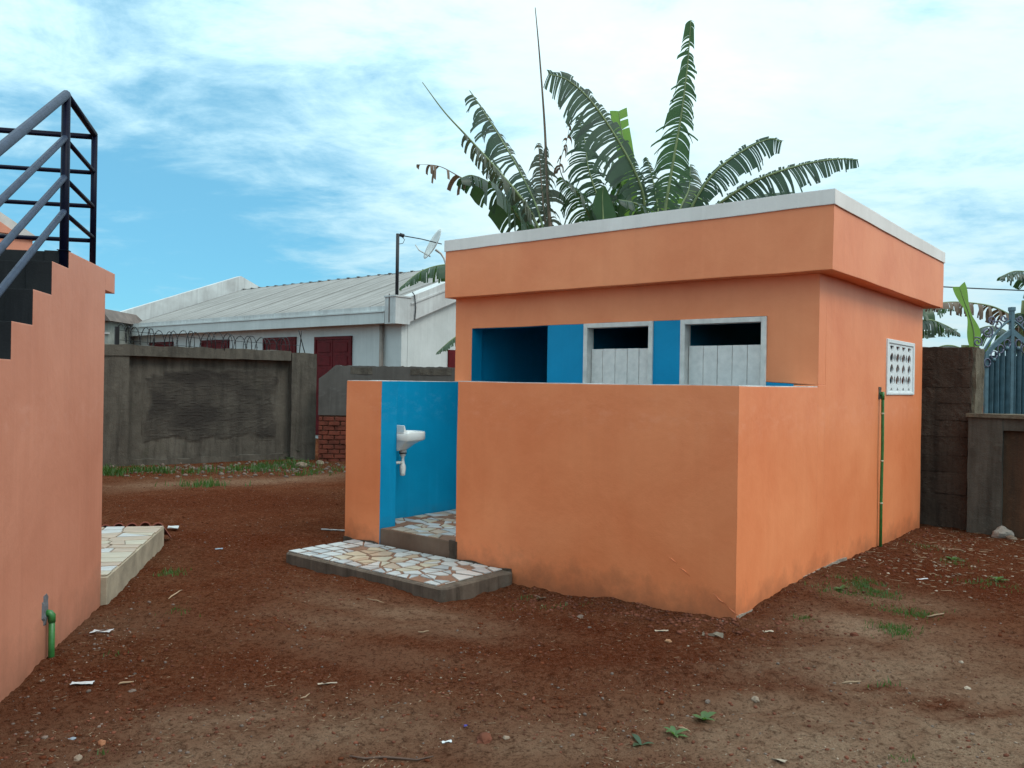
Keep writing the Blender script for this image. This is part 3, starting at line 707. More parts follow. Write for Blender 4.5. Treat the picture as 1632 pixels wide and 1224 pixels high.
# inclined underside so the flight is solid when seen from the side
MB().prism([(-.82, 2.14), (-.02, 2.14), (-.02, 2.0), (-.9, 1.98), (yy-.1, G), (yy+.2, G)][::-1], -SW, -.132, 'x').build('flight_underside', CEMENT, ST)
MB().box(-SW-.02, -.131, -.14, -.003, G, 2.0).build('end_wall', SALMON, ST)
# railings
RX = -.028
tops = {}
sl = .185/.29
def post(y, z0, z1, rad=.03, x=RX): MB().tube([(x, y, z0), (x, y, z1)], rad, 14).build('post', BARS, rail)
rail = MB().box(RX-.03, RX+.03, -.84, -.78, 2.286, 2.290).build('railing', BARS, ST)
post(-.81, 2.0, 3.185, .024); post(-.21, 2.285, 3.135, .019); post(-.765, 2.286, 2.98, .013)
def bar(name, p, q, r, mat): MB().tube([p, q], r, 10).build(name, mat, rail)
bar('handrail', (RX, -.81, 3.20), (RX, -3.7, 3.20-2.8*.62), .0255, RAILG)
bar('handrail', (RX, -.81, 3.20), (RX, -.21, 3.14), .020, BARS)
for k, z in enumerate((2.95, 2.72, 2.52)):
    bar('rail', (RX, -.81, z), (RX, -3.7, z-2.8*.62), .018, RAILG)
    bar('rail', (RX, -.81, z-.012), (RX, -.21, z-.055+.0*k), .014, BARS)
for z in (3.12, 2.89, 2.67, 2.445): bar('rail', (RX, -.21, z), (-SW, -.21, z), .014, BARS)
post(-.21, 2.281, 3.135, .026, -SW); post(-3.6, .2, 1.45, .029)
bar('handrail', (RX, -.21, 3.13), (-SW, -.21, 3.13), .012, BARS)
# small green pipe at the foot
gp = on_ground(78, 1050); lp = ((gp-L0).dot(LX), (gp-L0).dot(LY))
GP = thing('green_pipe_stub', 'short green pipe rising from soil beside the salmon wall, small cement collar', 'pipe', Lw(.030, -1.12, -.02), R(12.5))
MB().tube([(0, 0, -.1), (0, 0, .265)], .0165, 12).build('pipe', GREEN, GP)
MB().tube([(0, 0, .225), (0, 0, .262), (-.008, 0, .272), (-.03, 0, .276)], .0195, 12).build('elbow', GREEN, GP)
cl = bpy.data.meshes.new('c'); bm = bmesh.new(); bmesh.ops.create_icosphere(bm, subdivisions=3, radius=.055)
for v in bm.verts: v.co.z *= .45; v.co *= 1+.3*mn.noise(v.co*30)
bm.to_mesh(cl); bm.free(); link('cement_collar', cl, simple('collar_cement', (.23, .22, .22), .9, 0, .3), GP, (0, 0, -.005))
me = rough_box(.0, .006, -1.20, -1.08, .18, .36, .02, .004, 22, 5); bm = bmesh.new(); bm.from_mesh(me)
for v in bm.verts:
    q = ((v.co.y+1.135)/.05)**2+((v.co.z-.28)/.09)**2
    if q > 1: v.co.x = -.004
bm.to_mesh(me); bm.free(); link('cement_patch', me, simple('bluegrey_patch', (.13, .13, .14), .9), ST)
# porch slab beyond the stair wall
PO = thing('porch_slab', 'raised porch slab with pale tiles beyond the salmon stair wall', 'porch', L0, R(12.5))
MB().box(-3.0, .04, .004, 2.0, G, .192).build('concrete_base', simple('beige_concrete', (.34, .28, .20), .85, 0, .3, 5, 40, .6, .006), PO, bevel=.006)
MB().box(-2.9, .02, .02, 1.98, .1925, .195).build('mortar_bed', MORTG, PO)
pts = []
yk = .12
while yk < 1.95:
    xk = -.14
    while xk > -1.6: pts.append((xk+random.uniform(-.03, .03), yk+random.uniform(-.02, .02))); xk -= random.choice([.16, .24, .3])
    yk += random.choice([.12, .17, .22])
lay_tiles(mosaic(-1.7, .035, .03, 1.99, pts, .006), .1955, PO, lambda p: random.choice([TT, TC_, TT, TW, TT]))
# row of red roofing tiles leaning behind the porch
for k in range(11):
    x = -.02-k*.112
    b_ = MB(); a = [(x+.052*math.cos(PI*i/8), .052*math.sin(PI*i/8)) for i in range(9)]; a2 = [(x+.042*math.cos(PI*i/8), .042*math.sin(PI*i/8)) for i in range(8, -1, -1)]
    o = b_.prism([(p[0]-x, p[1]) for p in a+a2], 0, .33, 'y').build('roof_tile', TILER, None, Lw(x, 2.02+random.uniform(-.01, .02), .178+random.uniform(-.01, .012)), (-.50+random.uniform(-.05, .05), random.uniform(-.15, .15), R(12.5)))
    tag(o, 'red clay roof tile in the row lying along the far edge of the porch', 'roof tile', 'red clay tiles behind the porch')
# salmon house with pale verge glimpsed above the stairs
hd = 9.0
HS = thing('salmon_house', 'salmon house gable with pale sloping verge glimpsed behind the stair railings', 'house', (0, 0, 0))
pr = at(52, 380, hd); pl_ = at(0, 352, hd)
HS.location = (pr.x, hd, 0); HS.rotation_euler = (0, 0, -AZ); zb = pr.z-.02
MB().box(-6, 0, -4.5, 0, -.3, zb).build('wall', SALMON, HS)
MB().prism([(.03, zb+.001), (.03, zb+.04), (-.33, zb+.25), (-1.9, zb+1.15), (-4.5, zb+.1), (-4.5, zb+.001)], -6, .03, 'x').build('roof', PALEROOF, HS)
MB().prism([(-.15, zb+.03), (-.33, zb+.14), (-1.9, zb+1.0), (-3.6, zb+.03)], .031, .05, 'x').build('gable_board', SALMON, HS)
# broken tile shard propped by the porch etc. come with the litter below

# ============================================================ COMPOUND WALL, far left
p0 = on_ground(165, 745); p1 = on_ground(500, 730)
dr = (p1-p0).normalized(); ang = math.atan2(dr.y, dr.x)
CW = thing('compound_wall', 'soot-dark rendered compound wall with recessed panel and heavy coping, razor wire above', 'wall', p0, ang)
def cw_s(px, y=0.0):
    """distance along the wall where a sight column crosses its face"""
    r = ray(px, 650); n_ = Vector((-dr.y, dr.x, 0)); o_ = p0+n_*y-Vector((0, 0, EYE)); k = o_.dot(n_)/Vector((r.x, r.y, 0)).dot(n_); return (r*k-Vector((p0.x, p0.y, 0))).dot(dr)
sA, sB, sC, sD = cw_s(165), cw_s(205), cw_s(462), cw_s(503)
hL = 2.17; hR = 2.10
print('cw', sA, sB, sC, sD)
bk = rough_box(sA-6, sD-.02, .14, .34, -.3, 2.06, .14, .012, 2.5, 1, .02); link('panel', bk, COMP, CW)
link('pilaster', rough_box(sB-.75, sB, 0, .15, -.3, 2.02, .1, .008, 3, 2), COMP, CW)
link('pilaster', rough_box(sC+.02, sD, -.02, .36, -.3, 2.10, .1, .010, 3, 3, .03), COMP, CW)
link('coping', rough_box(sA-6, sC+.0, -.03, .36, 1.94, 2.13, .12, .010, 3, 4, .03), COMP, CW)
link('foot', rough_box(sB, sC, .06, .15, -.3, .10, .1, .025, 3, 5, .05), COMP, CW)
# rough darker render in the middle of the panel: slightly proud, its edge feathered out
a0, a1 = cw_s(225, .12), cw_s(446, .12)
bm = bmesh.new(); NXp, NZp = 90, 60; z0p, z1p = .35, 1.82
lay = bm.verts.layers.float_color.new('age'); grid = {}
def sstep(a, b_, x): x = max(0, min(1, (x-a)/(b_-a))); return x*x*(3-2*x)
for j in range(NZp+1):
    for i in range(NXp+1):
        u, v_ = i/NXp, j/NZp; x = a0+(a1-a0)*u; z = z0p+(z1p-z0p)*v_
        e = min(min(u, 1-u)*(a1-a0), min(v_, 1-v_)*(z1p-z0p))+.13*mn.noise(Vector((x*2.2, z*2.2, 1)))+.05*mn.noise(Vector((x*8, z*8, 4)))
        if u < .15 and v_ > .82: e -= .14
        k_ = sstep(.05, .16, e); edge = min(i, NXp-i, j, NZp-j) == 0
        yv = .150 if edge else .139-.012*k_-k_*(abs(mn.noise(Vector((x*6, z*22, 0))))*.012+abs(mn.noise(Vector((x*15, z*30, 7))))*.006)
        vv = bm.verts.new((x, yv, z)); grid[i, j] = vv
        dk = k_*(.62+.5*mn.noise(Vector((x*1.6, z*2.6, 3)))+.25*mn.noise(Vector((x*5, z*12, 3)))+.5*math.exp(-((u-.36)/.16)**2-((v_-.36)/.14)**2)+.45*math.exp(-((u-.34)/.2)**2-((v_-.86)/.12)**2))
        vv[lay] = (max(0, min(1, dk)), 0, 0, 1)
for j in range(NZp):
    for i in range(NXp): bm.faces.new((grid[i, j], grid[i+1, j], grid[i+1, j+1], grid[i, j+1]))
me = bpy.data.meshes.new('patch'); bm.to_mesh(me); bm.free()
PATCH = COMP.copy(); PATCH.name = 'patched_render'; t = PATCH.node_tree; b = t.nodes['Principled BSDF']
lk = b.inputs['Base Color'].links[0].from_socket
aa = N(t, 'ShaderNodeAttribute', attribute_name='age'); s_r = N(t, 'ShaderNodeSeparateColor'); t.links.new(aa.outputs['Color'], s_r.inputs[0])
t.links.new(mixc(t, s_r.outputs[0], lk, (.038, .032, .028)), b.inputs['Base Color'])
link('rough_render_patch', me, PATCH, CW)
# razor wire coil on two posts
RW = thing('razor_wire', 'coil of razor wire strung along the top of the dark compound wall', 'razor wire', p0+Vector((0, 0, 2.12)), ang)
pts = []; n = 1900; s0, s1 = cw_s(186, .15), cw_s(462, .15); turns = 24
for k in range(n):
    u = k/(n-1); a = 2*PI*turns*u; rad = .175*(1-.16*math.sin(9*u)-.1*math.sin(31*u)); sag = -.10*u-.06*math.sin(PI*u)
    pts.append((s0+(s1-s0)*u+.035*math.sin(a*.37), .15+rad*math.cos(a), .215+sag+rad*math.sin(a)))
MB().tube(pts[::2], .0075, 4).build('coil', WIREM, RW)
barbs = []
bbm = MB()
for k in range(0, n-1, 9):
    p = Vector(pts[k]); q = Vector(pts[k+1]); tn = (q-p).normalized(); sd = tn.cross(Vector((0, 0, 1))).normalized(); sd.rotate(Matrix.Rotation(random.uniform(0, 6), 3, tn))
    bbm.tube([p-sd*.022, p+sd*.022], .0038, 3, cap=False)
ob = bbm.build('barbs', WIREM, RW, fix=False); ob['kind'] = 'stuff'
for z in (.10, .27): MB().tube([(s0, .15, z), ((s0+s1)/2, .15, z-.09), (s1+.2, .15, z-.14)], .004, 4).build('strand', WIREM, RW)
MB().box(s0-.05, s0+.02, .12, .18, 0, .33).build('post', WIREM, RW)
for k in (0, 1): MB().tube([(s1+.18+.12*k, .15, -.02), (s1+.22-.06*k, .15, .44)], .010, 5).build('post', WIREM, RW)

# lower broken wall of grey plaster over bricks
q0 = at(506, 733, 16.2); q0.z = 0
LWL = thing('low_broken_wall', 'low grey wall with ragged broken top, bare red bricks showing at its foot', 'wall', (q0.x, 16.2, 0), 0)
xb = at(548, 650, 16.2).x-q0.x
def topz(x): return 1.60+min(.26, max(0, (x-.02)/.30)*.26)+.018*mn.noise(Vector((x*9, 0, 0)))+.012*mn.noise(Vector((x*23, 3, 0)))
bm_ = MB(); xs = [k*.04 for k in range(-0, 111)]
poly = [(xs[0], .88)]+[(xs[-1], .88)]+[(x, topz(x)) for x in reversed(xs)]
bm_.prism(poly, 0, .18, 'y').build('plastered_wall', [PLAST], LWL)
MB().box(xb+.16, 4.4, .03, .18, -.3, .879).build('wall_core', COMP, LWL)
MB().box(.02, xb+.159, .05, .17, -.3, .879).build('wall_core', MORT, LWL)
brick_me = None
bh = .092
for r_ in range(10):
    z = -.06+r_*bh; x = -.03-(.11 if r_ % 2 else 0)
    while x < xb+.16:
        x2 = min(x+.225, xb+.155); xa = max(x, .0)
        if x2-xa > .05:
            MB().box(xa+.008, x2-.006, random.uniform(-.012, .008), .0495, z+.006, z+bh-.010).build('brick', BRICK, LWL, bevel=.005, rot=(0, random.uniform(-.006, .006), 0))
        x += .232
DARKTOP = COMPD
for (xa, xb_) in ((.62, 1.05), (1.8, 2.6), (3.0, 3.5)): link('stained_top', rough_box(xa, xb_, -.008, .05, 1.70, 1.83, .05, .007, 6, xa), COMP, LWL)

# ============================================================ WHITE BUILDING
C0 = Vector((-2.832, 20.0, 0))
WB = thing('white_building', 'long white building with grey sheet roof and dark red shutters behind the walls', 'building', C0, -AZ)
# local x: to the right along the long front (front runs to x=-14.1), local y: away
LEN = 14.1; WV = 4.66; EV = 3.0
def wb_x(px, y):
    r = ray(px, 540); o_ = C0+BY*y; k = Vector((o_.x, o_.y, 0)).dot(BY)/Vector((r.x, r.y, 0)).dot(BY); return (Vector((r.x, r.y, 0))*k-C0).dot(BX)
SET = .30
MB().box(-LEN+.3, -.12, SET, SET+.2, -.3, 3.05).build('front_wall', WHITEW, WB)
gp_ = [(SET+.21, -.3), (9.3, -.3), (9.3, 3.3), (WV, 5.0), (SET+.21, 3.3)]
MB().prism(gp_, -.32, -.121, 'x').build('gable_wall', WHITEW, WB)
MB().prism(gp_, -LEN+.1, -LEN+.3, 'x').build('gable_wall', WHITEW, WB)
MB().box(-LEN+.3, -.33, 9.1, 9.3, -.3, 3.3).build('back_wall', WHITEW, WB)
# eave beam: fascia with a thin ledge
MB().box(-LEN, -.40, -.02, .12, 2.99, 3.26).box(-LEN, -.40, -.045, .12, 3.264, 3.30).box(-LEN, -.40, .121, SET+.05, 3.05, 3.14).build('fascia', WHITEW, WB)
MB().box(-LEN, -.40, .02, .35, 3.301, 3.42).build('gutter_wall', WHITEB, WB)
# roof sheets
slope = (5.05-3.40)/(WV-.3)
rf = MB().box(-LEN+.3, -.4, WV-.08, WV+.08, 5.045, 5.075).build('roof', SHEET, WB)
shw = (LEN-.75)/13
def sheet(front):
    b_ = MB(); nr = 10; v0 = []; v1 = []
    for k in range(nr*2+1):
        x = (shw+.03)*k/(nr*2); z = .034*(1 if k % 2 else 0)
        v0.append((x, 0, z)); v1.append((x, WV-.3, z+(WV-.3)*slope))
    vs_ = v0+v1+[(p[0], p[1], p[2]-.006) for p in v0+v1]; m_ = nr*2+1; fs = []
    for k in range(m_-1): fs.append((k, k+1, m_+k+1, m_+k)); fs.append((2*m_+k, 3*m_+k, 3*m_+k+1, 2*m_+k+1)); fs.append((k, 2*m_+k, 2*m_+k+1, k+1))
    return b_.add(vs_, fs)
shm = None
for k in range(13):
    x0_ = -LEN+.32+k*shw
    if shm is None: o = sheet(True).build('roof_sheet', SHEET, rf, fix=False); shm = o.data
    else: o = link('roof_sheet', shm, None, rf)
    o.location = (x0_, .3, 3.40+(k % 2)*.012+random.uniform(0, .008)); o.rotation_euler = (0, 0, 0)
    o2 = link('roof_sheet', shm, None, rf); o2.location = (x0_+shw+.03, 2*WV-.3, 3.40+(k % 2)*.012); o2.rotation_euler = (0, 0, PI)
    # dark overlap strip where sheets meet
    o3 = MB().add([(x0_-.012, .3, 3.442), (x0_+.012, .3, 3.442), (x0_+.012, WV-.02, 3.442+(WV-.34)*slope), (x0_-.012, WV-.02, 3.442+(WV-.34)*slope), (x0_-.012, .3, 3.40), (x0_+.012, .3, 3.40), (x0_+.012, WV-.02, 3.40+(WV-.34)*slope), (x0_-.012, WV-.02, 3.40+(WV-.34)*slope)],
        [(0, 1, 2, 3), (0, 3, 7, 4), (1, 5, 6, 2), (0, 4, 5, 1)]).build('lap_strip', simple('dark_lap_metal', (.16, .15, .14), .7, .2, .3, 4) if k == 0 else MAT['dark_lap_metal'], rf)
for k in range(26): MB().box(-LEN+.45+k*.52, -LEN+.55+k*.52, WV-.12, WV-.02, 5.075, 5.095).build('ridge_clip', RUST, rf)
# raised parapets on both gables
def par(x0_, x1_, up):
    s_ = (5.05+up-3.42-up)/WV
    ptsp = [(-.0, 3.0 if x1_ > -1 else 3.30), (9.5, 3.0), (9.5, 3.3+up*.3), (WV, 5.08+up*.45), (.5, 3.55+up*.2), (.5, 3.68), (-.0, 3.66)]
    MB().prism(ptsp, x0_, x1_, 'x').build('parapet', WHITEB, WB)
# right gable parapet with lower band line
MB().prism([(.451, 3.04), (WV, 4.68), (9.4, 3.05), (9.4, 3.62), (WV, 5.28), (.451, 3.66)], -.40, .02, 'x').build('parapet', WHITEB, WB)
MB().prism([(.46, 3.46), (WV, 5.02), (9.4, 3.40), (9.4, 3.45), (WV, 5.07), (.46, 3.51)], .021, .045, 'x').build('parapet_moulding', WHITEB, WB)
MB().box(-.36, .02, -.04, .45, 2.97, 3.62).build('parapet_block', WHITEB, WB)
MB().box(-.38, .04, -.06, .47, 3.621, 3.66).build('parapet_cap', WHITEB, WB)
MB().box(-.215, -.185, -.052, -.041, 3.0, 3.70).build('damp_streak_pipe', RUST, WB)
MB().prism([(-.05, 3.28), (9.4, 3.28), (9.4, 3.72), (WV, 5.62), (-.05, 3.84)], -LEN-.15, -LEN+.15, 'x').build('parapet', WHITEB, WB)
# red windows and door
def red_panel_window(pa, pb, z0, z1, door=False):
    x0_, x1_ = sorted((wb_x(pa, SET), wb_x(pb, SET)))
    f_ = MB().box(x0_, x0_+.07, SET-.05, SET-.001, z0, z1).box(x1_-.07, x1_, SET-.05, SET-.001, z0, z1).box(x0_+.07, x1_-.07, SET-.05, SET-.001, z1-.08, z1).box(x0_+.07, x1_-.07, SET-.05, SET-.001, z0, z0+.07)
    fo = f_.build('door' if door else 'window', REDW, WB)
    xm = (x0_+x1_)/2
    for (a, b_) in ((x0_+.075, xm-.01), (xm+.01, x1_-.075)):
        MB().box(a, b_, SET-.028, SET-.002, z0+.075, z1-.085).build('leaf' if door else 'shutter', REDW, fo)
        zt = z1-.16
        while zt-.28 > z0+.1:
            MB().box(a+.09, b_-.09, SET-.042, SET-.0285, zt-.26, zt).build('panel', REDW, fo, bevel=.008); zt -= .36
for pa, pb in ((240, 277), (323, 366), (421, 473)): red_panel_window(pa, pb, 1.3, 2.77)
red_panel_window(503, 562, .1, 2.74, True)
MB().tube([(wb_x(608, SET-.08), SET-.08, 0), (wb_x(608, SET-.08), SET-.08, 2.98)], .055, 8).build('downpipe', simple('brown_stained_pipe', (.25, .20, .17), .8), WB)
# red door on the gable side, its edge just showing past the toilet block
MB().box(-.12, -.085, 1.95, 2.9, .1, 2.42).build('door', REDW, WB)
# cable loop down from the parapet
MB().tube([(.03, .50, 3.78), (.05, .56, 3.7), (.055, .60, 3.4), (.05, .58, 3.1), (.05, .60, 3.28)], .014, 6).build('cable', BLACKW, WB)
# mast and satellite dish
def Cw(x, y, z): return C0+BX*x+BY*y+Vector((0, 0, z))
MST = thing('mast', 'thin dark pole on the white parapet corner beside the dish', 'mast', Cw(-.2, .2, 3.655), -AZ)
MB().tube([(0, 0, 0), (0, 0, 1.54)], .042, 8).box(-.1, .1, -.1, .1, 0, .02).build('pole', BLACKW, MST)
dd = 19.6
MB().tube([at(634, 382, dd), at(641, 376, dd), at(644, 380, dd), at(642, 386, dd), at(637, 388, dd)], .013, 6)
dc = at(693, 391, dd)
DS = thing('satellite_dish', 'grey satellite dish seen edge-on above the white gable, feed arm pointing left', 'satellite dish', dc, 0)
axis = (at(640, 375, dd)-dc); axis = Vector((-.80, -.35, .42)).normalized()
ux = axis.cross(Vector((0, 0, 1))).normalized(); uz = ux.cross(axis).normalized()
b_ = MB(); rings = 6; seg = 28; vs_ = []
for side in (0, 1):
    for i in range(rings+1):
        rd = .37*i/rings
        for k in range(seg):
            an = 2*PI*k/seg; vs_.append(ux*rd*math.cos(an)+uz*rd*1.08*math.sin(an)+axis*(rd*rd*.55-.016*side))
fs = []
for side in (0, 1):
    o_ = side*(rings+1)*seg
    for i in range(rings):
        for k in range(seg): k2 = (k+1) % seg; fs.append((o_+i*seg+k, o_+i*seg+k2, o_+(i+1)*seg+k2, o_+(i+1)*seg+k))
o2_ = (rings+1)*seg
for k in range(seg): k2 = (k+1) % seg; fs.append((rings*seg+k, rings*seg+k2, o2_+rings*seg+k2, o2_+rings*seg+k))
b_.add(vs_, fs, 0, True).build('reflector', DISHM, DS, fix=False)
def rel(px, py, d=dd): return at(px, py, d)-dc
fa = MB().tube([rel(704, 389), rel(672, 381), rel(644, 376)], .013, 6).build('feed_arm', BLACKW, DS)
MB().tube([rel(644, 376), rel(637, 374)], .045, 10).build('receiver', BLACKW, fa)
MB().tube([rel(640, 377), rel(645, 382), rel(642, 388), rel(635, 389)], .008, 5).build('cable', BLACKW, fa)
MB().tube([rel(686, 409), rel(668, 399), rel(662, 390)], .016, 6).build('lower_arm', DISHM, DS)
MB().tube([rel(694, 398), rel(703, 404), rel(708, 412), rel(712, 425), rel(712, 470)], .028, 8).build('mounting_arm', DISHM, DS)
# shed roofs at the far left
sh = 27.0
SH = thing('distant_shed', 'small grey shed with rusty pitched roof left of the white building', 'shed', (0, 0, 0))
a_ = at(150, 515, sh); b2_ = at(172, 552, sh)
MB().box(a_.x-2, b2_.x+.0, sh, sh+3, -.3, at(170, 512, sh).z).build('wall', SHEDW, SH)
rz0 = at(170, 512, sh).z; rz1 = at(170, 487, sh).z
MB().prism([(a_.x-2.3, rz0), (b2_.x+.2, rz0), (b2_.x-.1, rz1-.12), (b2_.x-1.1, rz1+.06), (a_.x-2.3, rz1)], sh-.3, sh+3.2, 'y').build('roof', RUST, SH)
MB().box(a_.x-2, b2_.x+.05, sh-.06, sh-.001, rz0-.42, rz0-.36).build('ledge', PALEROOF, SH)

# ============================================================ RIGHT SIDE WALLS AND GATE
RWm = thing('mud_block_wall', 'tall rough brown mud-mortared wall stub beside the toilet block, right', 'wall', (0, 0, 0))
RWm.location = (5.19, 9.33, 0); RWm.rotation_euler = (0, 0, -AZ)
link('wall', rough_box(-1.25, 0, .012, .5, -.3, 2.05, .055, .020, 5, 6, .03), MUD, RWm)
link('mortared_end', rough_box(-.03, .035, .03, .52, -.3, 2.045, .05, .016, 6, 7, .04), MUDL, RWm)
zc_ = -.1
for k in range(10):
    hh_ = random.uniform(.15, .27)
    link('course', rough_box(-1.2, -.01+random.uniform(-.03, .015), -.002, .05, zc_+.006, min(zc_+hh_, 2.0), .05, .014, 6, 10+k), MUD, RWm)
    zc_ += hh_
    if zc_ > 1.85: break
LWR = thing('panelled_garden_wall', 'low grey wall with a pier and reddish recessed panel, right edge', 'wall', (5.07, 9.17, 0), -AZ)
zt = at(1560, 661, 9.1).z
link('pier', rough_box(0, .33, 0, .30, -.3, zt-.03, .06, .006, 5, 21), PIERM, LWR)
link('panel', rough_box(.331, 4.2, .08, .24, -.3, zt-.12, .12, .008, 3, 22), REDPAN, LWR)
link('beam', rough_box(.331, 4.2, .012, .30, zt-.16, zt-.03, .08, .006, 4, 23), PIERM, LWR)
link('coping', rough_box(-.02, 4.2, -.03, .33, zt-.028, zt+.012, .07, .006, 4, 24), MUDL, LWR)
# gate
gy_ = 10.25
gxl, gxm = at(1573, 600, gy_).x, at(1611, 600, gy_).x; gw = (gxm-gxl)
gxr = gxm+gw
GT = thing('ornate_gate', 'blue-grey pointed metal gate with scrollwork top behind the low wall', 'gate', (gxl, gy_, 0))
zpk = at(1611, 523, gy_).z; zsh = at(1575, 560, gy_).z; zfin = at(1611, 492, gy_).z
def arch(t_): return zsh+(zpk-zsh)*max(0.0, 1-abs(1-t_))**.75     # t 0..2 left to right
MB().box(gw-.022, gw+.022, -.03, .03, .05, zfin).box(gw-.03, gw+.03, -.036, .036, zfin-.03, zfin+.02).build('mullion', GATEM, GT, bevel=.004)
MB().box(-.03, .01, -.02, .02, .05, zsh).build('stile', GATEM, GT); MB().box(2*gw-.01, 2*gw+.03, -.02, .02, .05, zsh).build('stile', GATEM, GT)
for k in range(8):
    x = .02+(2*gw-.04)*(k+.5)/8
    if abs(x-gw) < .03: continue
    wd = (2*gw-.04)/8
    MB().prism([(x-wd*.30, -.012), (x, -.035), (x+wd*.30, -.012), (x+wd*.42, .01), (x-wd*.42, .01)], .08, arch(x/gw)-.16, 'z').build('slat', GATEM, GT)
for z in (.1, .9): MB().box(0, 2*gw, .011, .03, z, z+.06).build('crossbar', GATEM, GT)
MB().box(.0, 2*gw, .03, .034, .08, zsh-.05).build('backing_sheet', simple('gate_backing', (.05, .09, .12), .6), GT)
for sgn in (-1, 1):
    pa = [(gw+sgn*gw*k/10, 0, arch(1+sgn*k/10)) for k in range(11)]
    b_ = MB(); 
    for k in range(10): b_.add([(pa[k][0], -.022, pa[k][2]), (pa[k+1][0], -.022, pa[k+1][2]), (pa[k+1][0], -.022, pa[k+1][2]-.075), (pa[k][0], -.022, pa[k][2]-.075), (pa[k][0], .022, pa[k][2]), (pa[k+1][0], .022, pa[k+1][2]), (pa[k+1][0], .022, pa[k+1][2]-.075), (pa[k][0], .022, pa[k][2]-.075)],
            [(0, 1, 2, 3), (4, 7, 6, 5), (0, 4, 5, 1), (2, 6, 7, 3)])
    b_.build('arch_rail', GATEM, GT)
    MB().tube([(gw+sgn*gw*1.25*k/10, 0, arch(1)+.10-(zpk-zsh+.14)*(k/10)**1.5) for k in range(11)], .014, 6).build('arch_bar', GATEM, GT)
    # scrolls
    for (cx_, cz_, r0, tn, ph, mt) in ((.17, .03, .05, 1.3, 0, GATEP), (.30, -.05, .06, 1.5, 2, GATEP), (.42, -.18, .05, 1.4, 1, GATEP), (.10, .12, .035, 1.2, 3, GATEP), (.24, .10, .04, 1.3, 5, GATEP)):
        sc_ = []
        for k in range(26):
            u = k/25; an = ph+2*PI*tn*u; r2 = r0*(1.25-u*.95); sc_.append((gw+sgn*(cx_+r2*math.cos(an)), 0, zpk+cz_+r2*math.sin(an)))
        MB().tube(sc_, .009, 6).build('scroll', mt, GT)
    for k in range(4):
        x = gw+sgn*(.07+.08*k); zc = arch(x/gw)-.14
        MB().tube([(x+.038*math.cos(2*PI*j/12), -.03, zc+.05*math.sin(2*PI*j/12)) for j in range(13)], .008, 5).build('ring_ornament', GATEP, GT)
        if k % 2 == 0: MB().lathe([(0, -.03), (.02, -.015), (.026, 0), (.02, .02), (0, .03)], (x, -.03, zc-.06), 10).build('rosette', GATEM, GT)
# overhead cable
wp = [at(1440, 455, 14), at(1500, 457, 14), at(1560, 460, 14), at(1632, 463, 14), at(1720, 462, 14), at(2400, 440, 14)]
tag(MB().tube([tuple(p) for p in wp], .011, 5).build('overhead_cable', BLACKW), 'thin black overhead cable crossing the sky at the right edge', 'cable')

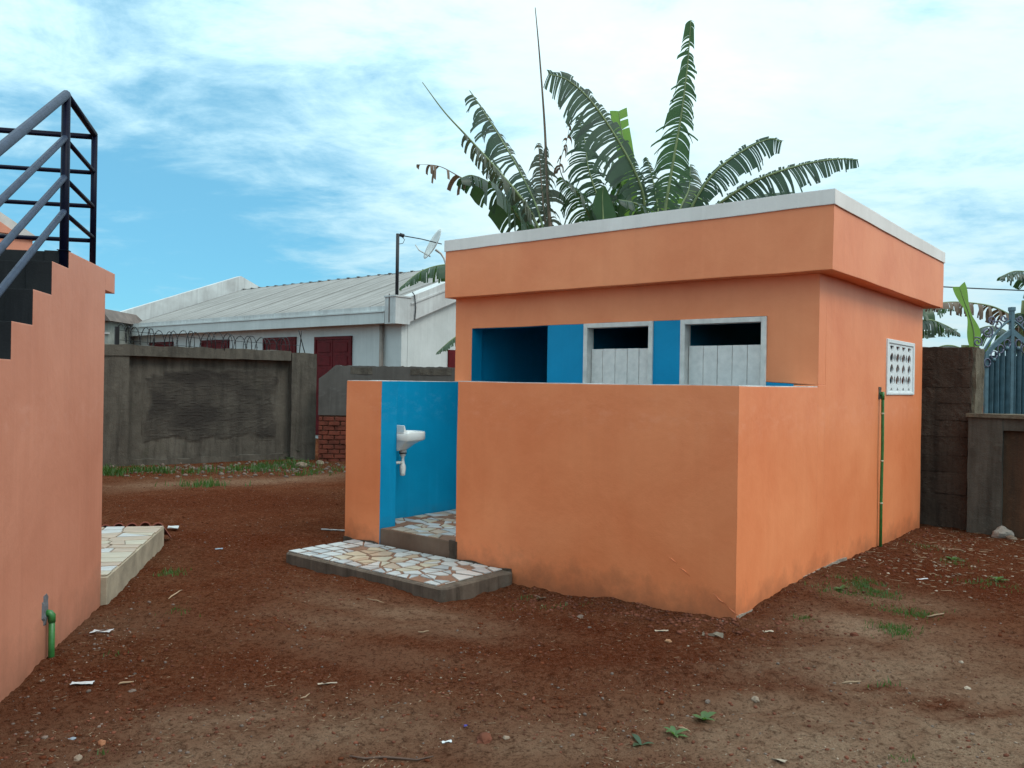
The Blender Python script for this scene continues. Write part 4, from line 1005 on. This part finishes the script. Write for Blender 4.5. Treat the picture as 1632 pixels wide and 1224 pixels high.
# ============================================================ BANANA PLANTS
def catmull(P, n):
    P = [Vector(p) for p in P]; P = [P[0]*2-P[1]]+P+[P[-1]*2-P[-2]]; o_ = []
    for i in range(1, len(P)-2):
        for k in range(n):
            t_ = k/n; a, b, c, d = P[i-1], P[i], P[i+1], P[i+2]
            o_.append(.5*((2*b)+(c-a)*t_+(2*a-5*b+4*c-d)*t_*t_+(3*b-a-3*c+d)*t_**3))
    o_.append(P[-2]); return o_
def banana_leaf(path, width, mat, parent, rib=MIDRIB, n=38, droop=.6, torn=.6, bare=(0, .12), tipbare=0.0, sides=(1, 1), side_dir=None, keep=1.0, seed=0, fwd=.35, ribr=.022, wprof=None):
    """path base->tip in world; strips hang from both sides of the midrib"""
    rnd = random.Random(seed+11)
    c_ = catmull(path, 12); L = [0]
    for i in range(1, len(c_)): L.append(L[-1]+(c_[i]-c_[i-1]).length)
    tot = L[-1]
    def P(u):
        s_ = max(0, min(1, u))*tot
        for i in range(1, len(L)):
            if L[i] >= s_:
                k = (s_-L[i-1])/max(1e-6, L[i]-L[i-1]); return c_[i-1].lerp(c_[i], k), (c_[i]-c_[i-1]).normalized()
        return c_[-1], (c_[-1]-c_[-2]).normalized()
    b_ = MB(); up = Vector((0, 0, 1))
    for si, sg in enumerate((-1, 1)):
        if rnd.random() > 2: continue
        wscale = sides[si]
        if wscale <= 0: continue
        u = bare[1]; grp = 0; dr_ = droop*rnd.uniform(.8, 1.2); du0 = (1-tipbare-bare[1])/n
        while u < 1-tipbare-1e-3:
            joined = rnd.random() > torn
            if not joined or grp <= 0:
                grp = 1
                dr_ = droop*rnd.uniform(.55, 1.35); lng = rnd.uniform(.72, 1.08) if torn > .15 else 1.0; f_ = fwd*rnd.uniform(.6, 1.4); tw = rnd.uniform(-.25, .25)
                sk = rnd.random() > keep
            du = du0*rnd.uniform(.55, 1.5)
            u2 = min(u+du*1.0, 1-tipbare)
            if not sk:
                def wdt(q):
                    uu = (q-bare[1])/max(1e-6, 1-tipbare-bare[1])
                    wp_ = (min(1, (uu+.03)*7)**.6)*(1-max(0, uu-.62)/.38*.78 if uu > .62 else 1) if wprof is None else wprof(uu)
                    return width*wp_*wscale*lng
                segs = 4; rowA = []; rowB = []
                for (q, row, edge) in ((u, rowA, 0), (u2, rowB, 1)):
                    p, t_ = P(q); wd = wdt(q)
                    s0_ = t_.cross(up) if side_dir is None else side_dir - t_*side_dir.dot(t_)
                    if s0_.length < .05: s0_ = Vector((1, 0, 0))
                    s0_ = s0_.normalized()*sg
                    d = (s0_+t_*f_).normalized(); pos = Vector(p); row.append(pos.copy())
                    taper = 0.0 if joined else .10
                    for k in range(1, segs+1):
                        kk = k/segs
                        dd_ = (d*(1-dr_*kk*.75)+Vector((0, 0, -1))*dr_*kk*1.25+t_*tw*kk*.3).normalized()
                        pos = pos+dd_*wd/segs
                        pp_ = pos+ (t_*(du*tot)*taper*kk*(1 if edge == 0 else -1))
                        row.append(pp_)
                vs_ = rowA+rowB; m_ = segs+1
                b_.add(vs_, [(k, k+1, m_+k+1, m_+k) for k in range(segs)], 0, True)
            u = u2+(du0*rnd.uniform(0, .22) if not joined else 0)
    lf = b_.build('leaf', mat, parent, fix=False)
    # keep parent-space
    rr_ = [ribr*(1-.8*i/(len(c_)-1)) for i in range(len(c_))]
    MB().tube(c_, rr_, 6).build('midrib', rib, lf)
    return lf
def plant(name, label, x, y, h, r0, group, mat=STEM):
    pl__ = thing(name, label, 'banana plant', (0, 0, 0), 0, group)
    pts_ = [(x, y, -.2), (x+.02, y, h*.3), (x-.02, y+.02, h*.65), (x, y, h)]
    MB().tube(catmull(pts_, 4), [r0*(1-.5*k/12) for k in range(13)], 10).build('stem', mat, pl__)
    return pl__
def pth(lst, d0, d1):
    n = len(lst)-1; return [at(p[0], p[1], d0+(d1-d0)*i/n) for i, p in enumerate(lst)]
GB = 'banana plants behind the toilet block'
# plant 1: the ragged one at the left, with a tall bare stalk
x1 = at(868, 380, 13).x
P1 = plant('banana_plant', 'ragged banana plant with a very tall bare stalk, left above the roof', x1, 13.1, at(870, 375, 13).z, .15, GB)
banana_leaf(pth([(878, 380), (876, 350), (872, 290), (868, 200), (860, 90), (853, 12)], 13.0, 12.9), .42, LEAFG, P1, DRYRIB, 34, 1.0, .9, (0, .05), .60, keep=.8, seed=1, ribr=.035, wprof=lambda u: .75-.25*u)
banana_leaf(pth([(862, 372), (835, 322), (790, 268), (742, 215), (708, 178), (673, 131)], 13.0, 12.4), .48, LEAFG, P1, MIDRIB, 36, .95, .85, (0, .10), .34, keep=.85, seed=2, sides=(.9, .9), ribr=.028, wprof=lambda u: 1-.45*u)
banana_leaf(pth([(868, 372), (852, 322), (822, 262), (785, 200), (748, 144)], 13.1, 13.6), .55, LEAFD, P1, MIDRIB, 46, .85, .7, (0, .10), 0, keep=.92, seed=3, sides=(.3, 1), side_dir=Vector((-1, -.4, -.5)))
banana_leaf(pth([(862, 376), (830, 350), (790, 300), (755, 280), (733, 284)], 12.9, 12.2), .72, LEAFD, P1, MIDRIB, 28, .85, .4, (0, .10), 0, keep=1, seed=4, sides=(1, .7))
banana_leaf(pth([(770, 300), (735, 283), (700, 265), (664, 262)], 12.5, 12.0), .30, LEAFB, P1, DRYRIB, 16, 1.2, .9, (0, .2), 0, keep=.45, seed=5, ribr=.012)
banana_leaf(pth([(858, 376), (840, 345), (812, 300), (790, 262), (776, 240)], 13.2, 13.8), .45, LEAFM, P1, MIDRIB, 26, .8, .8, (0, .1), 0, keep=.9, seed=6, sides=(.9, .6))
banana_leaf(pth([(872, 376), (866, 330), (862, 280), (858, 228)], 13.2, 13.4), .40, LEAFG, P1, DRYRIB, 26, 1.0, .85, (0, .1), 0, keep=.85, seed=7, side_dir=Vector((1, 0, 0)))
# plant 2: middle
P2 = plant('banana_plant', 'leaning banana plant whose broad leaf arches left over the roof middle', at(975, 370, 13.6).x, 13.8, at(975, 365, 13.6).z, .14, GB)
banana_leaf(pth([(1030, 360), (1022, 300), (992, 236), (945, 165), (905, 128), (874, 118)], 13.4, 12.6), .80, LEAFD, P2, MIDRIB, 60, .55, .5, (0, .10), 0, keep=.99, seed=8, sides=(.22, .85), side_dir=Vector((-.75, -.4, -.7)), ribr=.03, wprof=lambda u: (min(1, .55+u*1.2) if u < .75 else 1-.6*(u-.75)/.25))
banana_leaf(pth([(975, 368), (955, 320), (938, 270), (932, 225), (922, 186)], 13.8, 14.0), .42, LEAFD, P2, MIDRIB, 38, .75, .85, (0, .05), 0, keep=.95, seed=9, side_dir=Vector((1, 0, 0)))
banana_leaf(pth([(950, 368), (935, 335), (915, 300), (893, 282)], 13.4, 12.8), .50, LEAFD, P2, MIDRIB, 28, .8, .7, (0, .05), 0, keep=.95, seed=10)
banana_leaf(pth([(985, 368), (975, 330), (990, 290), (975, 255), (958, 245)], 13.9, 14.1), .55, LEAFM, P2, MIDRIB, 26, .85, .6, (0, .05), 0, keep=.95, seed=12)
banana_leaf(pth([(905, 300), (892, 265), (903, 225), (909, 195)], 13.5, 13.3), .22, LEAFB, P2, DRYRIB, 14, 1.3, .9, (0, .3), 0, keep=.5, seed=13, ribr=.010)
# broad young leaf facing us, low
banana_leaf(pth([(962, 372), (961, 345), (960, 315), (962, 296)], 13.1, 13.0), .27, LEAFM, P2, MIDRIB, 16, .25, .05, (0, .02), 0, seed=14, side_dir=Vector((1, .1, 0)), wprof=lambda u: max(.05, (1-u)**.6))
# rolled young leaves
banana_leaf(pth([(1008, 372), (1004, 310), (998, 250), (990, 205), (986, 177)], 13.9, 14.0), .16, LEAFY, P2, MIDRIB, 14, .12, .08, (0, .1), 0, seed=15, side_dir=Vector((1, 0, .0)), wprof=lambda u: .75+.2*u)
banana_leaf(pth([(1040, 372), (1052, 335), (1050, 295)], 13.6, 13.6), .25, LEAFY, P2, MIDRIB, 12, .3, .1, (0, .05), 0, seed=16, side_dir=Vector((1, 0, 0)), wprof=lambda u: max(.1, 1-u))
# plant 3: tallest leaf
P3 = plant('banana_plant', 'tallest banana plant with one upright frayed leaf above the roof', at(1058, 360, 13).x, 13.1, at(1058, 355, 13).z, .16, GB)
banana_leaf(pth([(1056, 368), (1062, 320), (1074, 250), (1086, 180), (1096, 100), (1101, 32)], 13.0, 12.6), .50, LEAFM, P3, MIDRIB, 58, .62, .62, (0, .12), 0, keep=.97, seed=17, side_dir=Vector((1, -.15, 0)), fwd=-.15, sides=(1, .8), ribr=.034, wprof=lambda u: (min(1, .6+u*1.6) if u < .30 else 1-.80*((u-.30)/.70)**.85))
banana_leaf(pth([(1070, 368), (1085, 330), (1098, 300), (1100, 262)], 13.3, 13.6), .50, LEAFD, P3, MIDRIB, 26, .7, .6, (0, .1), 0, keep=.95, seed=18, side_dir=Vector((1, 0, 0)))
banana_leaf(pth([(1050, 368), (1048, 330), (1040, 285), (1030, 250)], 13.2, 13.4), .36, LEAFD, P3, MIDRIB, 28, .8, .8, (0, .1), 0, keep=.9, seed=19, sides=(1, .5), side_dir=Vector((1, 0, 0)))
banana_leaf(pth([(1052, 372), (1038, 345), (1015, 325), (985, 318)], 12.8, 12.3), .5, LEAFD, P3, MIDRIB, 26, .8, .6, (0, .1), 0, keep=.95, seed=20)
# plant 4: right one with two spreading leaves
P4 = plant('banana_plant', 'spreading banana plant, its two leaves reaching right along the roof edge', at(1110, 360, 13.5).x, 13.6, at(1110, 352, 13.5).z, .14, GB)
banana_leaf(pth([(1090, 360), (1112, 312), (1142, 272), (1185, 240), (1225, 222), (1246, 226)], 13.4, 12.8), .43, LEAFD, P4, MIDRIB, 54, .6, .6, (0, .10), 0, keep=.97, seed=21, sides=(.22, 1), side_dir=Vector((.6, -.5, -.8)), ribr=.028, wprof=lambda u: min(1, .45+u*1.5)*(1 if u < .7 else 1-.5*(u-.7)/.3))
banana_leaf(pth([(1110, 362), (1150, 322), (1205, 288), (1270, 265), (1330, 254), (1367, 255)], 13.5, 12.7), .46, LEAFD, P4, MIDRIB, 60, .5, .78, (0, .12), 0, keep=.99, seed=42, sides=(.22, 1), side_dir=Vector((.1, -.45, -1)), ribr=.028, wprof=lambda u: min(1, .5+u*3) * (1 if u < .55 else 1-.65*(u-.55)/.45))
banana_leaf(pth([(1100, 365), (1150, 335), (1210, 312), (1262, 306)], 13.8, 14.0), .38, LEAFD, P4, MIDRIB, 26, .7, .4, (0, .1), 0, keep=1, seed=23)
banana_leaf(pth([(1090, 366), (1090, 330), (1094, 300), (1088, 280)], 13.6, 13.9), .40, LEAFY, P4, MIDRIB, 20, .6, .5, (0, .1), 0, keep=.9, seed=24, side_dir=Vector((1, 0, 0)))
# plant 5: low one at the left, two leaves showing past the roof edge
P5 = plant('banana_plant', 'low banana plant showing two leaf tips left of the toilet block', at(790, 560, 12.5).x, 12.6, 2.6, .13, GB)
banana_leaf(pth([(788, 490), (768, 450), (740, 428), (710, 422), (672, 432), (638, 458)], 12.5, 12.0), .34, LEAFM, P5, MIDRIB, 40, 1.0, .6, (0, .12), 0, keep=.98, seed=25, sides=(.9, .9))
banana_leaf(pth([(790, 560), (770, 530), (745, 528), (722, 540), (696, 562)], 12.4, 11.9), .24, LEAFM, P5, MIDRIB, 30, .9, .6, (0, .12), 0, keep=.97, seed=26)
# right-hand plants beyond the walls
GR = 'banana plants beyond the right-hand wall'
P6 = plant('banana_plant', 'banana plant with bright upright young leaf behind the mud wall', at(1545, 640, 11.6).x, 11.7, 2.2, .13, GR)
banana_leaf(pth([(1558, 625), (1556, 590), (1553, 550), (1551, 525), (1544, 500), (1536, 478), (1529, 457)], 11.6, 11.5), .125, LEAFY, P6, MIDRIB, 34, .10, .0, (0, .05), 0, seed=27, side_dir=Vector((1, .3, 0)), ribr=.02, wprof=lambda u: .68+.32*math.cos((u-.48)/.24*PI))
banana_leaf(pth([(1556, 625), (1562, 590), (1572, 560), (1580, 540)], 11.4, 11.2), .16, LEAFY, P6, MIDRIB, 14, .3, .1, (0, .05), 0, seed=28, side_dir=Vector((1, 0, -.4)), wprof=lambda u: max(.1, 1-u))
banana_leaf(pth([(1556, 625), (1548, 570), (1525, 553), (1500, 552), (1478, 566)], 11.8, 11.9), .42, LEAFD, P6, MIDRIB, 22, .75, .12, (0, .1), 0, seed=29)
P7 = plant('banana_plant', 'banana plant with brown frayed arching leaf behind the blue gate', at(1640, 640, 13).x, 13.1, 3.0, .14, GR)
banana_leaf(pth([(1640, 560), (1622, 515), (1590, 492), (1550, 483), (1505, 482), (1476, 492)], 13, 12.6), .30, LEAFB, P7, MIDRIB, 40, 1.2, .85, (0, .1), 0, keep=.55, seed=30)
banana_leaf(pth([(1640, 560), (1615, 535), (1580, 520), (1550, 528)], 13.3, 13.6), .50, LEAFD, P7, MIDRIB, 26, .8, .5, (0, .1), 0, keep=.95, seed=31)
banana_leaf(pth([(1642, 560), (1640, 520), (1628, 500), (1605, 505)], 13.1, 12.9), .40, LEAFD, P7, MIDRIB, 22, .9, .6, (0, .1), 0, keep=.9, seed=32)
banana_leaf(pth([(1660, 520), (1665, 470), (1650, 440), (1620, 432), (1592, 442)], 13.1, 12.7), .36, LEAFD, P7, MIDRIB, 34, .9, .6, (0, .1), 0, keep=.97, seed=33)
P8 = plant('banana_plant', 'banana plant mostly hidden, two leaves just right of the toilet block', at(1430, 560, 14).x, 14.1, 3.0, .14, GR)
banana_leaf(pth([(1430, 560), (1450, 520), (1480, 510), (1510, 520), (1530, 532)], 14, 13.7), .34, LEAFD, P8, MIDRIB, 30, .9, .7, (0, .1), 0, keep=.95, seed=34)
banana_leaf(pth([(1430, 555), (1450, 500), (1480, 488), (1502, 488), (1518, 492)], 14, 14.2), .34, LEAFM, P8, MIDRIB, 26, .9, .8, (0, .1), 0, keep=.9, seed=35)
banana_leaf(pth([(1430, 560), (1450, 535), (1480, 528), (1505, 527), (1522, 524)], 14.2, 14.5), .30, LEAFM, P8, MIDRIB, 26, .5, .7, (0, .1), 0, keep=.9, seed=36)

# ============================================================ GRASS, WEEDS
def blades(name, centres, per, hgt, label, cat, mat=GRASSM, wdt=.0055):
    P = []; 
    for (x, y, rx, ry, dn) in centres:
        k = int(per*dn*rx*ry/.04)
        a = np.random.randn(k)*rx*.5+x; b2 = np.random.randn(k)*ry*.5+y
        keep = (vnoise(a, b2, 6, 77) > -.18) & ~inside_anything(a, b2); P.append(np.stack([a[keep], b2[keep]], 1))
    P = np.concatenate(P); n = len(P); z = ground_z(P[:, 0], P[:, 1])-.008
    tv = [(-.5, 0, 0), (.5, 0, 0), (.35, .25, .55), (-.35, .25, .55), (0, .75, 1.0)]
    h_ = hgt*np.random.uniform(.4, 1.25, n)
    me = scatter_mesh(name, tv, [(0, 1, 2), (0, 2, 3), (3, 2, 4)], np.stack([P[:, 0], P[:, 1], z], 1), np.stack([np.full(n, wdt)*np.random.uniform(.7, 1.6, n), h_*np.random.uniform(.2, 1.1, n), h_], 1), np.random.rand(n)*6.28)
    o = link(name, me, mat); tag(o, label, cat, kind='stuff'); print(name, n); return o
def gc(px, py, rx, ry, dn=1): p = on_ground(px, py); return (p.x, p.y, rx, ry, dn)
blades('grass', [gc(1380, 945, .22, .25, 1.2), gc(1345, 955, .25, .12, .5), gc(1400, 945, .16, .2, 1.2), gc(1440, 975, .2, .15, .8), gc(1425, 1003, .16, .13, 1.5), gc(1430, 1015, .1, .08, 1.5), gc(1280, 990, .1, .06, 1.0), gc(1410, 1093, .07, .04, 1),
                  gc(1470, 975, .18, .08, .7), gc(1520, 895, .2, .2, .35), gc(1480, 870, .2, .2, .35), gc(1580, 930, .25, .2, .4), gc(270, 915, .14, .12, 1.2), gc(275, 975, .16, .12, .35), gc(165, 1205, .04, .03, 1.0), gc(175, 1050, .08, .06, .4), gc(840, 935, .12, .08, .6), gc(1440, 1215, .1, .05, .5), gc(890, 952, .25, .05, .5)],
       380, .036, 'low green grass tufts growing on the red soil', 'grass')
blades('grass', [gc(195, 752, .7, .35, .7), gc(240, 752, .8, .3, .5), gc(310, 752, .7, .25, .3), gc(330, 775, .5, .3, .5), gc(430, 745, .6, .3, .8), gc(470, 740, .5, .4, .7), gc(400, 750, .5, .25, .7), gc(490, 755, .5, .25, .3), gc(170, 757, .3, .3, 1.0), gc(520, 750, .4, .2, .3)],
       110, .12, 'green grass strip along the foot of the dark compound wall', 'grass', wdt=.013)
# weeds with broad leaves
def weed(px, py, s_, n, label, mat=WEEDM, group=None):
    p = on_ground(px, py); z = float(ground_z(p.x, p.y)); o = thing('weed', label, 'weed', (p.x, p.y, z), random.uniform(0, 6), group)
    for k in range(n):
        an = 2*PI*k/n+random.uniform(-.3, .3); ln = s_*random.uniform(.6, 1.1); el = random.uniform(.2, 1.0); wd = ln*random.uniform(.14, .24)
        vs_ = []; 
        for i in range(6):
            u = i/5; r_ = ln*u*math.cos(el*.8); h_ = ln*(math.sin(el)*u-.55*u*u*math.sin(el)); ww = wd*math.sin(PI*min(.98, u*.9+.08))
            cx_, cy_ = r_*math.cos(an), r_*math.sin(an); nx_, ny_ = -math.sin(an), math.cos(an)
            vs_ += [(cx_+nx_*ww, cy_+ny_*ww, h_+ww*.3), (cx_, cy_, h_), (cx_-nx_*ww, cy_-ny_*ww, h_+ww*.3)]
        fs = []
        for i in range(5): fs += [(3*i, 3*i+1, 3*i+4, 3*i+3), (3*i+1, 3*i+2, 3*i+5, 3*i+4)]
        MB().add(vs_, fs, 0, True).build('leaf', mat, o, fix=False)
    return o
weed(1122, 1150, .085, 9, 'leafy pale green weed on grey soil, right of the bottom centre')
weed(1075, 1175, .075, 7, 'wilted yellow-green weed beside the drooping blue-green leaf')
weed(1022, 1185, .09, 3, 'single drooping blue-green leaf lying on the soil at bottom', LEAFM)
weed(862, 938, .07, 6, 'small dry sprig against the foot of the orange wall', LEAFB)
weed(452, 730, .45, 16, 'dark leafy bush against the right pier of the compound wall', LEAFD)
weed(1520, 890, .09, 8, 'small green weed nearest the mud wall foot'); weed(1340, 952, .07, 7, 'small green weed at the left end of the grass patch')
weed(1590, 925, .09, 8, 'small green weed at the right edge under the low wall')

# ============================================================ LITTER AND STONES
def bits(name, n, mk, label, cat, mat, **kw):
    x, y = sample_pts(int(n*1.45), **kw)
    if name == 'clods': k_ = soil_mask(x, y, sandp) < .33; x = x[k_]; y = y[k_]
    q = vnoise(x, y, 1.3, 91)+.8*vnoise(x, y, 5, 92)+.35*(np.random.rand(len(x))-.5); k_ = np.argsort(-q)[:min(n, int(len(q)*.72))]; x = x[k_]; y = y[k_]; me = mk(x, y, len(x)); o = link(name, me, mat); tag(o, label, cat, kind='stuff'); return o
def peb(lo, hi, flat=.6):
    def f_(x, y, n):
        s_ = lo*(hi/lo)**(np.random.rand(n)**2.2); z = ground_z(x, y)+s_*.12
        return scatter_mesh('p', ICO[0], ICO[1], np.stack([x, y, z], 1), np.stack([s_, s_*np.random.uniform(.55, 1, n), s_*np.random.uniform(.35, flat+.2, n)], 1), np.random.rand(n)*6.28, np.random.uniform(-.5, .5, n))
    return f_
bits('gravel', 8000, peb(.0025, .014), 'reddish soil crumbs and pebbles strewn over the yard', 'gravel', REDST)
bits('gravel', 2000, peb(.0025, .012), 'grey brown pebbles strewn over the yard', 'gravel', GREYST)
bits('gravel', 420, peb(.002, .010), 'pale stone chips strewn over the yard', 'gravel', PALEST)
SOILC = simple('soil_clod', (.105, .030, .013), 1.0, 0, .4, 3, 60, .8, .006)
bits('clods', 5200, peb(.004, .017, .7), 'crumbly red soil clods lying over the yard', 'soil', SOILC)
line_bits_ = None
def straw(lo, hi, wd):
    def f_(x, y, n):
        ln = np.random.uniform(lo, hi, n)*np.random.uniform(.4, 1, n); z = ground_z(x, y)+.003
        return scatter_mesh('s', BOXT[0], BOXT[1], np.stack([x, y, z], 1), np.stack([ln, np.full(n, wd)*np.random.uniform(.6, 1.6, n), np.full(n, wd*.6)], 1), np.random.rand(n)*6.28, np.random.uniform(-.3, .3, n))
    return f_
bits('straw', 3000, straw(.012, .045, .0016), 'short bits of dry straw and twig on the soil', 'straw', STRAW)
bits('chips', 1000, straw(.004, .014, .0032), 'tiny pale flakes of litter on the soil', 'litter', CHIP)
# denser rubbish along wall feet
def near_line(n, p, q, spread):
    u = np.random.rand(n); return p.x+(q.x-p.x)*u+np.random.randn(n)*spread, p.y+(q.y-p.y)*u+np.random.randn(n)*spread
def line_bits(name, n, p, q, spread, mk, label, cat, mat):
    x, y = near_line(n*2, p, q, spread); ok = ~inside_anything(x, y); x = x[ok][:n]; y = y[ok][:n]
    tag(link(name, mk(x, y, len(x)), mat), label, cat, kind='stuff')
line_bits('gravel', 900, Bw(-1.7, -.2), Bw(.2, -.2), .16, peb(.004, .022), 'clods and stones heaped along the foot of the orange screen wall', 'gravel', REDST)
line_bits('gravel', 500, Bw(.25, 0), Bw(.25, 5), .2, peb(.004, .024), 'clods and stones along the right side wall of the toilet block', 'gravel', REDST)
line_bits('gravel', 110, Lw(.2, -2.5), Lw(.2, 0), .14, peb(.003, .018), 'small stones along the foot of the salmon stair wall', 'gravel', GREYST)
line_bits('gravel', 700, on_ground(200, 750), on_ground(540, 745), .6, peb(.01, .06), 'rubble at the foot of the compound walls', 'gravel', GREYST)
line_bits('straw', 350, Bw(.3, 2), Bw(.7, 5), .4, straw(.03, .12, .004), 'dry stalks beside the right side wall', 'straw', STRAW)
line_bits('litter', 110, Bw(.5, 2), Bw(1.2, 5), .5, straw(.012, .04, .012), 'pale litter flakes beside the right side wall', 'litter', CHIP)
# single stones and scraps one can point at
def stone(px, py, s_, label, mat=GREYST, seed=0, flat=.6, grp=None, cat='stone'):
    p = on_ground(px, py); z = float(ground_z(p.x, p.y)); bm = bmesh.new(); bmesh.ops.create_icosphere(bm, subdivisions=3, radius=1)
    for v in bm.verts:
        q = v.co.copy(); k = 1+.35*mn.noise(q*1.3+Vector((seed, 0, 0)))+.12*mn.noise(q*4+Vector((seed, 2, 0))); v.co = Vector((q.x*s_*k, q.y*s_*.75*k, q.z*s_*flat*k))
    me = bpy.data.meshes.new('stone'); bm.to_mesh(me); bm.free()
    for pl__ in me.polygons: pl__.use_smooth = False
    o = link('stone', me, mat, None, (p.x, p.y, z+s_*flat*.35), (0, 0, random.uniform(0, 6))); return tag(o, label, cat, grp)
ROCKM = simple('pale_rock', (.30, .25, .21), .9, 0, .3, 12, 40, .8, .01)
stone(1597, 853, .12, 'large pale lumpy rock before the panelled wall, right edge', ROCKM, 1, .7)
stone(1612, 858, .05, 'small white stone just right of the large pale rock', PALEST, 4)
stone(1065, 1022, .020, 'small orange-brown stone below the orange screen wall', simple('ochre_stone', (.33, .16, .08), .9), 5)
stone(1128, 1160-35, .015, 'grey pebble just above the leafy weed', GREYST, 6)
stone(1362, 1015, .024, 'brown stone on the sandy patch right of the block corner', REDST, 7)
stone(771, 1186, .040, 'brown stone at the bottom, nearest the camera', REDST, 8)
stone(806, 1183, .016, 'tan stone at bottom, right of the brown stone', PALEST, 9)
stone(925, 968, .030, 'flat grey stone at the foot of the orange wall', GREYST, 10, .35)
stone(1204, 1122, .024, 'pale lump right of the leafy weed', PALEST, 11)
stone(1542, 1097, .022, 'flat white stone on sandy soil near the right edge', CHIP, 12, .35)
stone(1532, 1056, .014, 'small round white pebble near the right edge', CHIP, 13)
stone(115, 1181, .016, 'bluish grey stone at the bottom left', simple('bluish_stone', (.22, .25, .29), .8), 14, .4)
stone(162, 1188, .020, 'orange-brown stone near the bottom left corner', simple('rust_stone', (.28, .11, .05), .9), 15)
stone(124, 1212, .020, 'pinkish grey stone at the bottom left edge', PALEST, 16)
stone(210, 1105, .022, 'grey flat stone right of the white paper scrap', GREYST, 17, .4)
stone(480, 742, .12, 'grey lump of rubble by the compound wall pier', PALEST, 18, .5)
stone(510, 738, .10, 'pale rubble lump where the two walls meet', PALEST, 19, .5)
def scrap(px, py, w_, l_, label, mat=PAPER, rz=0, hole=False, lift=.006, curl=.005, name='paper_scrap', cat='litter', th=.0012):
    p = on_ground(px, py); z = float(ground_z(p.x, p.y)); bm = MB(); n = 6; vs_ = []; rnd = random.Random(int(px*7+py))
    jag = [rnd.uniform(.45, 1.1) for _ in range(n+1)]
    for s_ in (0, 1):
        for i in range(n+1):
            for j in range(4):
                u, v_ = i/n-.5, j/3-.5; vs_.append((u*l_, v_*w_*jag[i], curl*math.sin(u*5+v_*3)*math.cos(v_*4)-th*s_))
    fs = []; m_ = 4; k0 = (n+1)*4
    for i in range(n):
        for j in range(3):
            if hole and 1 <= i <= n-2 and j == 1: continue
            a = i*m_+j; fs.append((a, a+1, a+m_+1, a+m_)); fs.append((k0+a, k0+a+m_, k0+a+m_+1, k0+a+1))
    o = bm.add(vs_, fs).build(name, mat, None, (p.x, p.y, z+lift), (rnd.uniform(-.12, .12), rnd.uniform(-.12, .12), rz), fix=False); return tag(o, label, cat)
scrap(162, 1010, .055, .13, 'torn white plastic loop on soil by the salmon wall', rz=-.1, hole=True)
scrap(131, 1096, .05, .105, 'crumpled white paper scrap nearest the salmon wall foot', rz=.2)
scrap(712, 1189, .028, .042, 'small white paper with dark spot, bottom centre', rz=.2)
scrap(522, 1092, .018, .10, 'pale torn strip lying left of the bottom centre', CHIP, rz=.5)
scrap(276, 848, .10, .10, 'white broken tile shard standing beyond the porch corner', TW, rz=.3, lift=.03, th=.008, curl=0, name='tile_shard')
scrap(532, 846, .05, .26, 'white splinter of tile beside the orange pier foot', TW, rz=0, th=.008, curl=.0, name='tile_shard')
scrap(1470, 923, .05, .09, 'white scrap on red soil right of the side wall', rz=.3)
scrap(1055, 1001, .04, .09, 'grey-white scrap under the orange wall', CHIP, rz=.1)
scrap(1136, 1012, .02, .14, 'curled pale strip of plastic near the block corner', CHIP, rz=-.6, curl=.03)
scrap(1224, 1008, .03, .07, 'pale flake right of the block corner', CHIP, rz=.3)
scrap(1238, 1218, .022, .08, 'white sliver at the bottom right', CHIP, rz=-.7)
scrap(345, 876, .05, .11, 'bluish flattened wrapper on red soil past the porch', simple('wrapper', (.22, .25, .28), .4), rz=.2)
scrap(1520, 832, .14, .2, 'crumpled white bag at the foot of the mud wall', CHIP, rz=.2, lift=.03, curl=.05)
scrap(1500, 836, .08, .12, 'pale scrap left of the crumpled bag', CHIP, rz=.9, lift=.02, curl=.03)
scrap(742, 1163, .014, .016, 'tiny blue bottle cap on the soil, bottom centre', CUPM, lift=.006, curl=0, name='bottle_cap', th=.006)
def stick(px, py, qx, qy, r_, label, mat=STRAW):
    a = on_ground(px, py); b2 = on_ground(qx, qy); pts_ = []
    for k in range(6):
        p = a.lerp(b2, k/5); pts_.append((p.x+random.uniform(-1, 1)*r_, p.y+random.uniform(-1, 1)*r_, float(ground_z(p.x, p.y))+r_*1.3+.002))
    o = MB().tube(pts_, [r_*.6, r_, r_, r_*.9, r_*.8, r_*.5], 6).build('stick', mat); return tag(o, label, 'stick')
stick(1340, 1086, 1372, 1082, .006, 'pale stick on sandy soil right of the corner', STRAW)
stick(585, 947, 612, 952, .003, 'thin straw below the tiled doorstep')
stick(268, 958, 290, 945, .005, 'forked pale twig past the stair wall')
stick(1478, 980, 1505, 979, .006, 'pale stick beyond the grass patch')
stick(1080, 1162, 1102, 1170, .004, 'brown twig left of the leafy weed')
stick(667, 1012, 684, 1008, .004, 'pale straw stalk in the yard middle')
stick(188, 1098, 212, 1094, .005, 'pale stalk beside the white paper scrap')
stick(555, 1212, 690, 1216, .005, 'long dark twig at the bottom edge', simple('dark_twig', (.09, .05, .035), .9))
stick(1510, 872, 1535, 876, .007, 'pale stalk under the mud wall'); stick(480, 1115, 495, 1106, .004, 'short twig left of the torn strip')
for o in list(COL.objects):
    if o.type == 'MESH' and not o.data.materials: print('NOMAT', o.name)
